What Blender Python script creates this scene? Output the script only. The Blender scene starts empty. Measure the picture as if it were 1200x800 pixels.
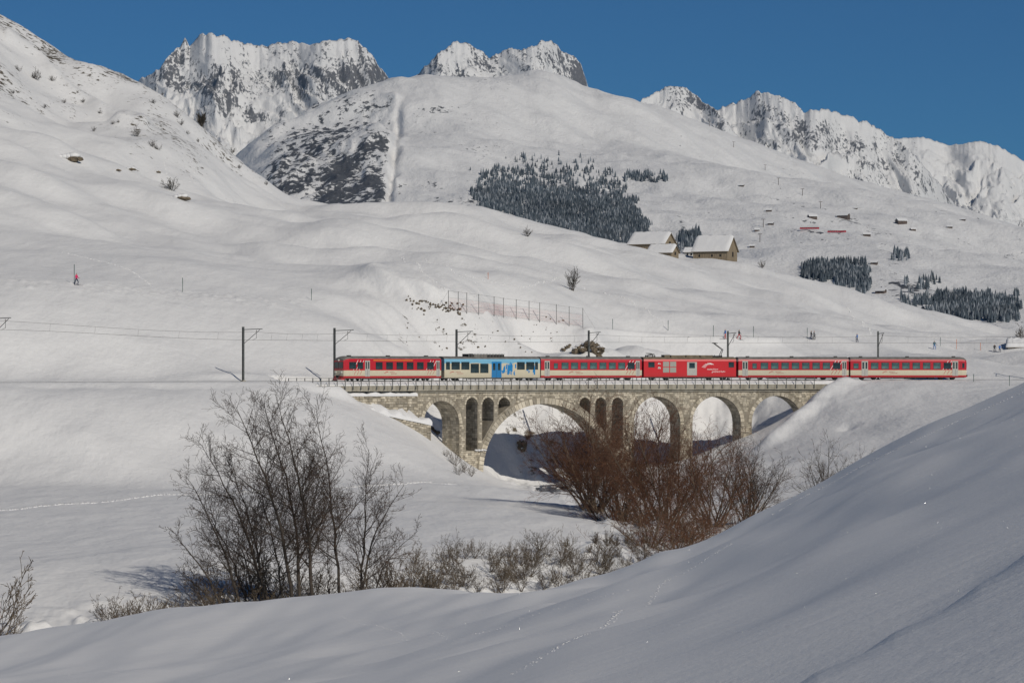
import bpy, math, random
import numpy as np
from mathutils import Vector, Matrix

# ------------------------------------------------------------------ camera, sky, sun, exposure
SC = bpy.context.scene
COL = SC.collection
F = 3400.0            # focal length in photo pixels (1200 wide)
CX, HY = 600.0, 430.0  # principal column, horizon row
cam_d = bpy.data.cameras.new('camera')
cam = bpy.data.objects.new('camera', cam_d)
COL.objects.link(cam)
cam_d.sensor_width = 36.0
cam_d.sensor_fit = 'HORIZONTAL'
cam_d.lens = 36.0 * F / 1200.0
cam_d.shift_y = 30.0 / 1200.0
cam_d.clip_start = 0.3
cam_d.clip_end = 60000.0
cam.rotation_euler = (math.radians(90), 0, 0)
SC.camera = cam

SUN_AZ = math.radians(33)     # to the right of straight behind the camera
SUN_EL = math.radians(34)
world = bpy.data.worlds.new('World')
SC.world = world
world.use_nodes = True
wn = world.node_tree
wn.nodes.clear()
sky = wn.nodes.new('ShaderNodeTexSky')
sky.sky_type = 'NISHITA'
sky.sun_disc = False
sky.sun_elevation = SUN_EL
# sun direction vector (towards the sun): (sin a, -cos a)
sky.sun_rotation = math.pi - SUN_AZ
sky.altitude = 3000.0
sky.air_density = 1.0
sky.dust_density = 0.0
sky.ozone_density = 3.0
wtint = wn.nodes.new('ShaderNodeMix')
wtint.data_type = 'RGBA'; wtint.blend_type = 'MULTIPLY'
wtint.inputs[0].default_value = 1.0
wtint.inputs[7].default_value = (0.24, 0.55, 0.80, 1)
bg = wn.nodes.new('ShaderNodeBackground')
bg.inputs['Strength'].default_value = 0.05
wo = wn.nodes.new('ShaderNodeOutputWorld')
wn.links.new(sky.outputs[0], wtint.inputs[6])
wn.links.new(wtint.outputs[2], bg.inputs['Color'])
wn.links.new(bg.outputs[0], wo.inputs['Surface'])

sun_d = bpy.data.lights.new('sun', 'SUN')
sun_d.energy = 3.0
sun_d.angle = math.radians(0.5)
sun_d.color = (1.0, 0.935, 0.83)
sun = bpy.data.objects.new('sun', sun_d)
COL.objects.link(sun)
to_sun = Vector((math.sin(SUN_AZ) * math.cos(SUN_EL), -math.cos(SUN_AZ) * math.cos(SUN_EL), math.sin(SUN_EL)))
sun.rotation_euler = to_sun.to_track_quat('Z', 'Y').to_euler()
sun.location = to_sun * 300

SC.view_settings.view_transform = 'Standard'
SC.view_settings.look = 'None'
SC.view_settings.exposure = 0.0
SC.view_settings.gamma = 1.0
SC.view_settings.use_curve_mapping = False
SC.render.engine = 'CYCLES'
SC.cycles.max_bounces = 6
SC.cycles.transparent_max_bounces = 12

RNG = random.Random(11)
NPR = np.random.RandomState(5)

# ------------------------------------------------------------------ noise
_perm = np.random.RandomState(3).permutation(4096)
_ang = np.random.RandomState(4).rand(4096) * 2 * np.pi
_gx, _gy = np.cos(_ang), np.sin(_ang)
def perlin(x, y, seed=0):
    x = np.asarray(x, float) + seed * 17.31; y = np.asarray(y, float) + seed * 9.77
    xi = np.floor(x).astype(np.int64); yi = np.floor(y).astype(np.int64)
    xf = x - xi; yf = y - yi
    u = xf * xf * xf * (xf * (xf * 6 - 15) + 10); v = yf * yf * yf * (yf * (yf * 6 - 15) + 10)
    def g(ix, iy, dx, dy):
        h = _perm[(_perm[ix & 4095] + iy) & 4095]
        return _gx[h] * dx + _gy[h] * dy
    a = g(xi, yi, xf, yf); b = g(xi + 1, yi, xf - 1, yf)
    c = g(xi, yi + 1, xf, yf - 1); d = g(xi + 1, yi + 1, xf - 1, yf - 1)
    return (a + u * (b - a)) * (1 - v) + (c + u * (d - c)) * v * 1.0
def fbm(x, y, o=4, seed=0, gain=0.5):
    s = 0; a = 1.0; f = 1.0
    for i in range(o):
        s = s + a * perlin(x * f, y * f, seed + i * 3); a *= gain; f *= 2.03
    return s
def ridged(x, y, o=4, seed=0):
    s = 0; a = 0.5; f = 1.0
    for i in range(o):
        s = s + a * (1 - np.abs(perlin(x * f, y * f, seed + i * 5)) * 2.0); a *= 0.5; f *= 2.1
    return s
def sst(a, b, x):
    t = np.clip((np.asarray(x, float) - a) / (b - a), 0, 1)
    return t * t * (3 - 2 * t)

def W(px, py, d):
    return Vector(((px - CX) / F * d, d, (HY - py) / F * d))

# ------------------------------------------------------------------ mesh building helpers
class MB:
    def __init__(s):
        s.v = []; s.f = []; s.m = []
    def add(s, vs, fs, mat=0):
        o = len(s.v)
        s.v.extend([tuple(p) for p in vs])
        for f in fs:
            s.f.append(tuple(i + o for i in f)); s.m.append(mat)
    def box(s, x0, x1, y0, y1, z0, z1, mat=0, M=None):
        vs = [(x0, y0, z0), (x1, y0, z0), (x1, y1, z0), (x0, y1, z0), (x0, y0, z1), (x1, y0, z1), (x1, y1, z1), (x0, y1, z1)]
        if M is not None:
            vs = [M @ Vector(p) for p in vs]
        s.add(vs, [(0, 3, 2, 1), (4, 5, 6, 7), (0, 1, 5, 4), (1, 2, 6, 5), (2, 3, 7, 6), (3, 0, 4, 7)], mat)
    def tube(s, path, radii, n=4, mat=0, cap=False):
        path = [Vector(p) for p in path]
        k = len(path)
        vs = []
        for i, p in enumerate(path):
            t = (path[min(i + 1, k - 1)] - path[max(i - 1, 0)])
            if t.length < 1e-9: t = Vector((0, 0, 1))
            t.normalize()
            a = t.cross(Vector((0.31, 0.95, 0.05)))
            if a.length < 0.1: a = t.cross(Vector((1, 0, 0)))
            a.normalize(); b = t.cross(a)
            r = radii[i] if hasattr(radii, '__len__') else radii
            for j in range(n):
                an = 2 * math.pi * j / n
                vs.append(p + a * (math.cos(an) * r) + b * (math.sin(an) * r))
        fs = []
        for i in range(k - 1):
            for j in range(n):
                j2 = (j + 1) % n
                fs.append((i * n + j, i * n + j2, (i + 1) * n + j2, (i + 1) * n + j))
        if cap:
            fs.append(tuple(range(n))[::-1]); fs.append(tuple((k - 1) * n + j for j in range(n)))
        s.add(vs, fs, mat)
    def bar(s, a, b, w, mat=0):
        s.tube([a, b], w, 4, mat, True)
    def lathe_x(s, cx, cz, y0, y1, r, n=14, mat=0):     # disc with axis along y
        vs = []
        for y in (y0, y1):
            for j in range(n):
                a = 2 * math.pi * j / n
                vs.append((cx + r * math.cos(a), y, cz + r * math.sin(a)))
        fs = [(j, (j + 1) % n, n + (j + 1) % n, n + j) for j in range(n)]
        fs += [tuple(range(n))[::-1], tuple(range(n, 2 * n))]
        s.add(vs, fs, mat)
    def blob(s, c, r, rng, squash=1.0, mat=0, rough=0.35, nu=7, nv=5):
        # lumpy low-poly stone
        vs = []
        for i in range(nv + 1):
            ph = math.pi * i / nv
            for j in range(nu):
                th = 2 * math.pi * j / nu
                k = r * (1 + rng.uniform(-rough, rough))
                vs.append((c[0] + k * math.sin(ph) * math.cos(th), c[1] + k * math.sin(ph) * math.sin(th), c[2] + k * math.cos(ph) * squash))
        fs = []
        for i in range(nv):
            for j in range(nu):
                fs.append((i * nu + j, (i + 1) * nu + j, (i + 1) * nu + (j + 1) % nu, i * nu + (j + 1) % nu))
        s.add(vs, fs, mat)
    def mesh(s, name, mats, smooth=False):
        me = bpy.data.meshes.new(name)
        me.from_pydata(s.v, [], s.f)
        if not isinstance(mats, (list, tuple)): mats = [mats]
        for m in mats: me.materials.append(m)
        if len(mats) > 1:
            me.polygons.foreach_set('material_index', s.m)
        if smooth:
            me.polygons.foreach_set('use_smooth', [True] * len(me.polygons))
        me.update()
        return me
    def build(s, name, mats, parent=None, smooth=False):
        return link(name, s.mesh(name, mats, smooth), parent)

def link(name, me, parent=None):
    o = bpy.data.objects.new(name, me)
    COL.objects.link(o)
    if parent is not None: o.parent = parent
    return o
def tag(o, label=None, cat=None, group=None, kind=None):
    if label: o['label'] = label
    if cat: o['category'] = cat
    if group: o['group'] = group
    if kind: o['kind'] = kind
    return o
def empty(name, loc=(0, 0, 0), rz=0.0):
    o = bpy.data.objects.new(name, None)
    COL.objects.link(o)
    o.location = loc; o.rotation_euler = (0, 0, rz)
    o.empty_display_size = 0.5
    return o
def copy_tree(o, parent=None):
    c = o.copy(); COL.objects.link(c); c.parent = parent
    for ch in list(o.children): copy_tree(ch, c)
    return c
def grid_mesh(name, X, Y, Z, mats, attrs=None, smooth=True):
    nr, nc = X.shape
    me = bpy.data.meshes.new(name)
    n = nr * nc
    me.vertices.add(n)
    co = np.stack([X.ravel(), Y.ravel(), Z.ravel()], 1).astype(np.float32)
    me.vertices.foreach_set('co', co.ravel())
    i = np.arange(nr - 1)[:, None] * nc + np.arange(nc - 1)[None, :]
    q = np.stack([i, i + 1, i + nc + 1, i + nc], -1).reshape(-1, 4).astype(np.int32)
    nf = len(q)
    me.loops.add(nf * 4); me.polygons.add(nf)
    me.loops.foreach_set('vertex_index', q.ravel())
    me.polygons.foreach_set('loop_start', np.arange(nf, dtype=np.int32) * 4)
    me.polygons.foreach_set('use_smooth', np.ones(nf, bool) if smooth else np.zeros(nf, bool))
    me.update(calc_edges=True)
    for k, a in (attrs or {}).items():
        at = me.attributes.new(k, 'FLOAT', 'POINT')
        at.data.foreach_set('value', np.asarray(a, np.float32).ravel())
    for m in (mats if isinstance(mats, (list, tuple)) else [mats]): me.materials.append(m)
    return me

# ------------------------------------------------------------------ materials
def srgb(r, g, b):
    def c(v):
        v /= 255.0
        return v / 12.92 if v <= 0.04045 else ((v + 0.055) / 1.055) ** 2.4
    return (c(r), c(g), c(b), 1)
def new_mat(name):
    m = bpy.data.materials.new(name); m.use_nodes = True
    nt = m.node_tree
    b = nt.nodes['Principled BSDF']
    return m, nt, b
def N(nt, t, **kw):
    n = nt.nodes.new(t)
    for k, v in kw.items(): setattr(n, k, v)
    return n
def noise_node(nt, scale, detail=4, rough=0.55, coord='Object', vec=None):
    n = N(nt, 'ShaderNodeTexNoise')
    n.inputs['Scale'].default_value = scale
    n.inputs['Detail'].default_value = detail
    n.inputs['Roughness'].default_value = rough
    if vec is None:
        tc = N(nt, 'ShaderNodeTexCoord'); vec = tc.outputs[coord]
    nt.links.new(vec, n.inputs['Vector'])
    return n
def ramp(nt, fac, stops):
    r = N(nt, 'ShaderNodeValToRGB')
    el = r.color_ramp.elements
    el[0].position, el[0].color = stops[0]
    el[1].position, el[1].color = stops[-1]
    for p, c in stops[1:-1]:
        e = el.new(p); e.color = c
    nt.links.new(fac, r.inputs[0])
    return r
def bump(nt, b, height, strength=0.3, dist=0.1):
    n = N(nt, 'ShaderNodeBump')
    n.inputs['Strength'].default_value = strength; n.inputs['Distance'].default_value = dist
    nt.links.new(height, n.inputs['Height'])
    nt.links.new(n.outputs[0], b.inputs['Normal'])
    return n
def g(v, a=1): return (v, v, v, a)
def plain(name, col, rough=0.5, metal=0.0, var=0.12, scale=3.0, spec=0.5):
    m, nt, b = new_mat(name)
    n = noise_node(nt, scale, 5)
    c0 = tuple(max(0, x * (1 - var)) for x in col[:3]) + (1,)
    c1 = tuple(min(1, x * (1 + var)) for x in col[:3]) + (1,)
    r = ramp(nt, n.outputs[0], [(0.3, c0), (0.7, c1)])
    nt.links.new(r.outputs[0], b.inputs['Base Color'])
    b.inputs['Roughness'].default_value = rough
    b.inputs['Metallic'].default_value = metal
    b.inputs['Specular IOR Level'].default_value = spec
    return m

def snow_mat(name, fine=9.0, fs=0.25, fd=0.05, big=0.35, bs=0.25, bd=0.25, base=(0.715, 0.71, 0.70), stretch=None):
    m, nt, b = new_mat(name)
    tc = N(nt, 'ShaderNodeTexCoord')
    vec = tc.outputs['Object']
    if stretch:
        mp = N(nt, 'ShaderNodeMapping')
        mp.inputs['Rotation'].default_value = (0, 0, stretch[0])
        mp.inputs['Scale'].default_value = (stretch[1], stretch[2], 1)
        nt.links.new(vec, mp.inputs[0]); vec2 = mp.outputs[0]
    else: vec2 = vec
    n1 = noise_node(nt, big, 4, 0.5, vec=vec2)
    n2 = noise_node(nt, fine, 3, 0.6, vec=vec)
    r = ramp(nt, n1.outputs[0], [(0.3, (base[0] * .96, base[1] * .965, base[2] * .98, 1)), (0.7, (base[0], base[1], base[2], 1))])
    nt.links.new(r.outputs[0], b.inputs['Base Color'])
    b.inputs['Roughness'].default_value = 0.62
    b.inputs['Specular IOR Level'].default_value = 0.25
    b1 = N(nt, 'ShaderNodeBump'); b1.inputs['Strength'].default_value = bs; b1.inputs['Distance'].default_value = bd
    nt.links.new(n1.outputs[0], b1.inputs['Height'])
    b2 = N(nt, 'ShaderNodeBump'); b2.inputs['Strength'].default_value = fs; b2.inputs['Distance'].default_value = fd
    nt.links.new(n2.outputs[0], b2.inputs['Height'])
    nt.links.new(b1.outputs[0], b2.inputs['Normal'])
    nt.links.new(b2.outputs[0], b.inputs['Normal'])
    return m, nt, b

M_SNOW, _, _ = snow_mat('snow')
M_SNOW_FG, _, _ = snow_mat('snow_foreground', fine=14.0, fs=0.35, fd=0.02, big=1.3, bs=0.25, bd=0.10, stretch=(0.5, 0.35, 1.4))

def rocky(name, scale, rockcol, base=(0.715, 0.71, 0.70), dist=2.0, soft=0.05, stretch=(1, 1, 1), broad=(.15, 1.0, (0, 0, .4), (1, .35, 1))):
    m, nt, b = new_mat(name)
    at = N(nt, 'ShaderNodeAttribute', attribute_name='rock')
    tc = N(nt, 'ShaderNodeTexCoord')
    mp = N(nt, 'ShaderNodeMapping'); mp.inputs['Scale'].default_value = stretch
    nt.links.new(tc.outputs['Object'], mp.inputs[0])
    n = noise_node(nt, scale, 6, 0.65, vec=mp.outputs[0])
    # fac = smoothstep( noise + rock - 1 )
    ad = N(nt, 'ShaderNodeMath', operation='ADD')
    nt.links.new(n.outputs[0], ad.inputs[0]); nt.links.new(at.outputs['Fac'], ad.inputs[1])
    mr = N(nt, 'ShaderNodeMapRange', interpolation_type='SMOOTHSTEP')
    mr.inputs['From Min'].default_value = 1.0 - soft; mr.inputs['From Max'].default_value = 1.0 + soft
    nt.links.new(ad.outputs[0], mr.inputs['Value'])
    n2 = noise_node(nt, scale * 2.2, 4, 0.6, vec=mp.outputs[0])
    rc = ramp(nt, n2.outputs[0], [(0.3, tuple(c * 0.6 for c in rockcol) + (1,)), (0.7, tuple(c * 1.35 for c in rockcol) + (1,))])
    sc = ramp(nt, n2.outputs[0], [(0.2, tuple(c * 0.94 for c in base) + (1,)), (0.7, base + (1,))])
    mx = N(nt, 'ShaderNodeMix', data_type='RGBA')
    nt.links.new(mr.outputs[0], mx.inputs[0])
    nt.links.new(sc.outputs[0], mx.inputs[6]); nt.links.new(rc.outputs[0], mx.inputs[7])
    nt.links.new(mx.outputs[2], b.inputs['Base Color'])
    b.inputs['Roughness'].default_value = 0.7
    b.inputs['Specular IOR Level'].default_value = 0.2
    bs_, bd_, brot, bst = broad
    mp2 = N(nt, 'ShaderNodeMapping'); mp2.inputs['Rotation'].default_value = brot; mp2.inputs['Scale'].default_value = bst
    nt.links.new(tc.outputs['Object'], mp2.inputs[0])
    n3 = noise_node(nt, bs_, 5, 0.55, vec=mp2.outputs[0])
    bn3 = N(nt, 'ShaderNodeBump'); bn3.inputs['Strength'].default_value = .6; bn3.inputs['Distance'].default_value = bd_
    nt.links.new(n3.outputs[0], bn3.inputs['Height'])
    bn2 = bump(nt, b, n2.outputs[0], 0.5, dist)
    nt.links.new(bn3.outputs[0], bn2.inputs['Normal'])
    return m
M_HILL = rocky('hillside_snow', 0.55, (0.10, 0.085, 0.06), dist=0.12, soft=0.05, broad=(.10, 2.0, (0, 0, .5), (1, .4, 1)))
M_MOUNT = rocky('mountain_snow', 0.11, (0.085, 0.088, 0.095), dist=3.0, soft=0.035, stretch=(1, .6, 1.2), broad=(.016, 14.0, (0, 0, -.5), (1, .3, 1)))
M_PEAK = rocky('peak_snow', 0.10, (0.13, 0.13, 0.135), dist=5.0, soft=0.05, stretch=(1.3, 1, 0.6), broad=(.02, 10.0, (0, 0, 0), (1, .5, .5)))

# ------------------------------------------------------------------ thin plate surfaces
KD = F / 300.0
class TPS:
    def __init__(s, pts, smooth=1.5e-2):
        P = np.array([(p[0] / 300.0, KD * math.log(p[1]), p[2]) for p in pts])
        s.c = P[:, :2]; n = len(P)
        K = s.k(s.c, s.c) + np.eye(n) * smooth
        A = np.zeros((n + 3, n + 3)); A[:n, :n] = K
        A[:n, n] = 1; A[:n, n + 1:] = s.c; A[n, :n] = 1; A[n + 1:, :n] = s.c.T
        b = np.zeros(n + 3); b[:n] = P[:, 2]
        w = np.linalg.solve(A, b); s.w = w[:n]; s.a = w[n:]
    @staticmethod
    def k(a, b):
        r2 = ((a[:, None, :] - b[None, :, :]) ** 2).sum(-1)
        return 0.5 * r2 * np.log(r2 + 1e-12)
    def px(s, px, d):
        q = np.stack([np.ravel(px) / 300.0, KD * np.log(np.ravel(d))], 1)
        out = np.empty(len(q))
        for i in range(0, len(q), 40000):
            qq = q[i:i + 40000]
            out[i:i + 40000] = s.k(qq, s.c) @ s.w + s.a[0] + qq @ s.a[1:]
        return out.reshape(np.shape(px))
def P(px, py, d): return (px, d, (HY - py) / F * d)
def Q(px, z, d): return (px, d, z)

# ------------------------------------------------------------------ track alignment
ZR = -2.0
_tp = [(-400, 335), (-60, 378), (140, 396), (285, 411), (392, 423), (535, 439), (690, 451), (853, 459), (1029, 463), (1135, 464), (1300, 463), (1500, 460)]
TX = np.array([(p - CX) / F * d for p, d in _tp]); TY = np.array([d for p, d in _tp], float)
def _nat_spline(x, y):
    n = len(x); h = np.diff(x); A = np.zeros((n, n)); r = np.zeros(n); A[0, 0] = A[-1, -1] = 1
    for i in range(1, n - 1):
        A[i, i - 1] = h[i - 1]; A[i, i] = 2 * (h[i - 1] + h[i]); A[i, i + 1] = h[i]
        r[i] = 6 * ((y[i + 1] - y[i]) / h[i] - (y[i] - y[i - 1]) / h[i - 1])
    return np.linalg.solve(A, r)
_tm = _nat_spline(TX, TY)
def track_y(x):
    x = np.clip(np.asarray(x, float), TX[0] + 1e-6, TX[-1] - 1e-6)
    i = np.clip(np.searchsorted(TX, x) - 1, 0, len(TX) - 2)
    h = TX[i + 1] - TX[i]; a = (TX[i + 1] - x) / h; b = (x - TX[i]) / h
    return a * TY[i] + b * TY[i + 1] + ((a ** 3 - a) * _tm[i] + (b ** 3 - b) * _tm[i + 1]) * h * h / 6
_sx = np.linspace(TX[0], TX[-1], 6000); _sy = track_y(_sx)
_ss = np.concatenate([[0], np.cumsum(np.hypot(np.diff(_sx), np.diff(_sy)))])
_spx = CX + F * _sx / _sy
def s_of_px(px): return float(np.interp(px, _spx, _ss))
def tr(s, off=0.0, z=0.0):
    """point on the track at arc length s, off metres to the far side, z above rail"""
    x = float(np.interp(s, _ss, _sx)); y = float(np.interp(s, _ss, _sy))
    th = tr_th(s)
    return Vector((x - math.sin(th) * off, y + math.cos(th) * off, ZR + z))
def tr_th(s):
    e = 1.0
    x0, x1 = np.interp([s - e, s + e], _ss, _sx); y0, y1 = np.interp([s - e, s + e], _ss, _sy)
    return math.atan2(y1 - y0, x1 - x0)
def s_front(px, off):
    """arc length whose offset point is seen in column px"""
    lo, hi = 0.0, _ss[-1]
    for _ in range(50):
        m = (lo + hi) / 2; p = tr(m, off)
        if CX + F * p.x / p.y < px: lo = m
        else: hi = m
    return lo

# ------------------------------------------------------------------ terrain: valley and hillside
CP = [
 # embankment crest and foot, left
 Q(-400, -2.5, 326), Q(-150, -2.5, 362), Q(0, -2.6, 377), Q(150, -2.6, 390), Q(285, -2.6, 404), Q(350, -3.0, 410),
 Q(-400, -13.4, 296), Q(-150, -13.6, 330), Q(0, -13.8, 343), Q(150, -13.9, 349), Q(300, -14.0, 354), Q(420, -14.2, 362), Q(490, -14.4, 376),
 P(100, 505, 361), P(250, 505, 372), P(400, 520, 388), P(450, 520, 396), P(400, 466, 416), P(450, 484, 424), P(490, 503, 429), P(530, 545, 424), Q(545, -15.2, 400),
 Q(570, -15.8, 432), Q(560, -15.5, 440),
 P(510, 507, 446), P(505, 478, 462), P(480, 440, 470),
 # gully under the main arch and beyond
 Q(640, -18.4, 432), Q(665, -18.4, 446), Q(690, -17.6, 466),
 P(600, 558, 462), P(590, 538, 480), P(620, 503, 500), P(650, 512, 506), P(560, 445, 486), P(680, 500, 500), P(690, 440, 505),
 Q(715, -15.2, 452), P(770, 552, 447), P(772, 526, 478), P(770, 480, 512), P(840, 521, 456), P(840, 510, 482), P(840, 472, 512), P(910, 494, 458), P(912, 470, 480), P(905, 448, 510),
 # mound and plateau to the right of the bridge
 P(878, 524, 446), P(905, 508, 444), P(935, 490, 444), P(960, 470, 447), P(985, 456, 453), Q(1000, -2.6, 459), Q(1060, -2.4, 461), Q(1135, -2.4, 461), Q(1250, -2.4, 461), Q(1500, -2.4, 455),
 P(1000, 475, 437), P(1000, 505, 420), P(960, 520, 415), P(1060, 462, 436), P(1060, 490, 415), P(1130, 458, 440), P(1130, 476, 415), P(1230, 455, 430), P(1230, 470, 400), P(1400, 460, 415),
 Q(860, -14.2, 415), Q(900, -14.2, 395), Q(960, -14.0, 385), Q(1060, -12.5, 370), Q(1200, -10.5, 350), Q(1450, -9, 350),
 Q(930, -14.6, 320), Q(1000, -13.6, 300), Q(1100, -11.5, 260), Q(1300, -8, 230), Q(1000, -13.0, 230), Q(1200, -9.5, 195), Q(1450, -5, 200),
 # the field
 Q(-200, -14.2, 290), Q(0, -14.3, 300), Q(300, -14.5, 300), Q(450, -14.6, 325), Q(580, -15.2, 365), Q(620, -15.3, 330), Q(655, -15.3, 300), Q(600, -15.2, 270), Q(400, -14.9, 250), Q(200, -14.9, 245), Q(0, -14.8, 235), Q(-200, -14.6, 235),
 Q(560, -15.2, 246), Q(660, -15.4, 262), Q(690, -15.4, 285), Q(470, -15.1, 238), Q(330, -15.2, 226), Q(150, -15.3, 215), Q(0, -15.4, 208), Q(-200, -15.3, 205),
 # stream bed
 Q(700, -17.8, 400), Q(720, -17.5, 350), Q(755, -17.3, 305), Q(790, -17.6, 265), Q(750, -17.8, 236), Q(620, -18.0, 218), Q(480, -18.0, 208), Q(330, -18.2, 198), Q(180, -18.2, 190), Q(0, -18.2, 183), Q(-200, -18.2, 178), Q(-400, -18.0, 175),
 Q(850, -16.3, 262), Q(870, -15.8, 310), Q(820, -15.6, 350), Q(790, -15.5, 400), Q(830, -16.2, 228), Q(650, -17.2, 190), Q(400, -17.6, 176), Q(0, -17.6, 160), Q(-400, -17, 160), Q(900, -14, 190), Q(750, -15.5, 170), Q(450, -15.5, 155),
 # foot of the hillside behind the track
 Q(-400, -1.6, 352), P(-150, 438, 390), P(0, 437, 402), P(150, 437, 412), P(285, 436, 424), P(340, 438, 430), P(420, 440, 440),
 P(-150, 385, 405), P(0, 390, 411), P(150, 396, 422), P(285, 402, 437), P(400, 404, 452), P(480, 405, 462), P(560, 408, 472), P(640, 412, 478), P(700, 418, 484), P(780, 419, 492), P(860, 421, 500), P(940, 423, 505), P(1040, 426, 510), P(1130, 429, 515), P(1220, 430, 520), P(1450, 430, 520),
 P(550, 385, 490), P(620, 392, 495), P(700, 402, 500),
 # the piste
 P(-200, 322, 430), P(0, 328, 440), P(100, 334, 446), P(200, 341, 456), P(340, 352, 474), P(420, 356, 484), P(500, 359, 494), P(600, 373, 503), P(690, 386, 512), P(850, 400, 530), P(1000, 403, 558), P(1100, 410, 572), P(1180, 416, 580), P(1350, 420, 580),
 P(-200, 316, 438), P(0, 321, 448), P(200, 333, 466), P(400, 346, 494), P(600, 362, 515), P(800, 386, 538), P(1000, 396, 570),
 # the slope above
 P(0, 275, 500), P(100, 282, 510), P(200, 295, 520), P(330, 300, 540), P(450, 315, 540), P(480, 292, 590), P(600, 310, 590), P(670, 335, 575), P(720, 330, 600), P(800, 350, 620), P(900, 368, 650), P(1000, 380, 670), P(1100, 393, 680), P(1180, 403, 690),
 P(0, 220, 560), P(120, 232, 575), P(230, 246, 595), P(330, 258, 625), P(430, 258, 660), P(540, 262, 680), P(620, 280, 680), P(720, 303, 710), P(800, 318, 720), P(900, 340, 750), P(1000, 357, 780), P(1100, 378, 800),
 P(0, 183, 610), P(100, 190, 630), P(200, 212, 650), P(290, 232, 680),
 # left flank and its ridge
 P(0, 100, 730), P(80, 130, 720), P(160, 150, 740), P(220, 185, 740), P(290, 220, 720),
 P(0, 18, 900), P(40, 42, 890), P(75, 66, 880), P(140, 86, 860), P(170, 98, 850), P(230, 142, 820), P(290, 196, 780), P(350, 235, 740), P(420, 238, 745), P(500, 236, 760), P(560, 240, 770), P(600, 253, 780), P(680, 272, 800), P(740, 287, 820), P(800, 299, 840), P(860, 306, 860), P(920, 320, 880), P(1000, 340, 900), P(1100, 366, 920), P(1190, 388, 940), P(1300, 405, 950),
 P(-200, -90, 960), P(-200, 60, 740), P(-200, 170, 600), P(-200, 260, 500),
 # beyond the ridges
 P(-200, 0, 1200), P(0, 120, 1150), P(170, 190, 1050), P(290, 270, 950), P(350, 300, 930), P(450, 300, 930), P(560, 310, 950), P(680, 340, 980), P(800, 365, 1000), P(920, 390, 1050), P(1050, 410, 1100), P(1190, 440, 1150), P(1400, 450, 1150),
]
CP += [Q(a, -14.15 + (d - 310) * .006, d) for d in (312, 324, 334) for a in (-180, -60, 60, 180, 300, 400)]
CP += [Q(a, z_, d) for a, d, z_ in ((-60, 352, -10.4), (60, 357, -10.6), (180, 364, -10.4), (300, 372, -10.4))]
TB = TPS(CP)
BR0, BR1 = s_front(362, -2.1), s_front(996, -2.1)      # deck ends

_stream = np.array([((px - CX) / F * d, d) for px, d in [(-400, 175), (-200, 178), (0, 183), (180, 190), (330, 198), (480, 208), (620, 218), (750, 236), (790, 265), (755, 305), (720, 350), (690, 400), (640, 432), (665, 446), (690, 466)]])
def poly_dist(x, y, pl):
    best = np.full(np.shape(x), 1e9)
    for (x0, y0), (x1, y1) in zip(pl[:-1], pl[1:]):
        dx, dy = x1 - x0, y1 - y0
        t = np.clip(((x - x0) * dx + (y - y0) * dy) / (dx * dx + dy * dy), 0, 1)
        best = np.minimum(best, np.hypot(x - x0 - t * dx, y - y0 - t * dy))
    return best

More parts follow.
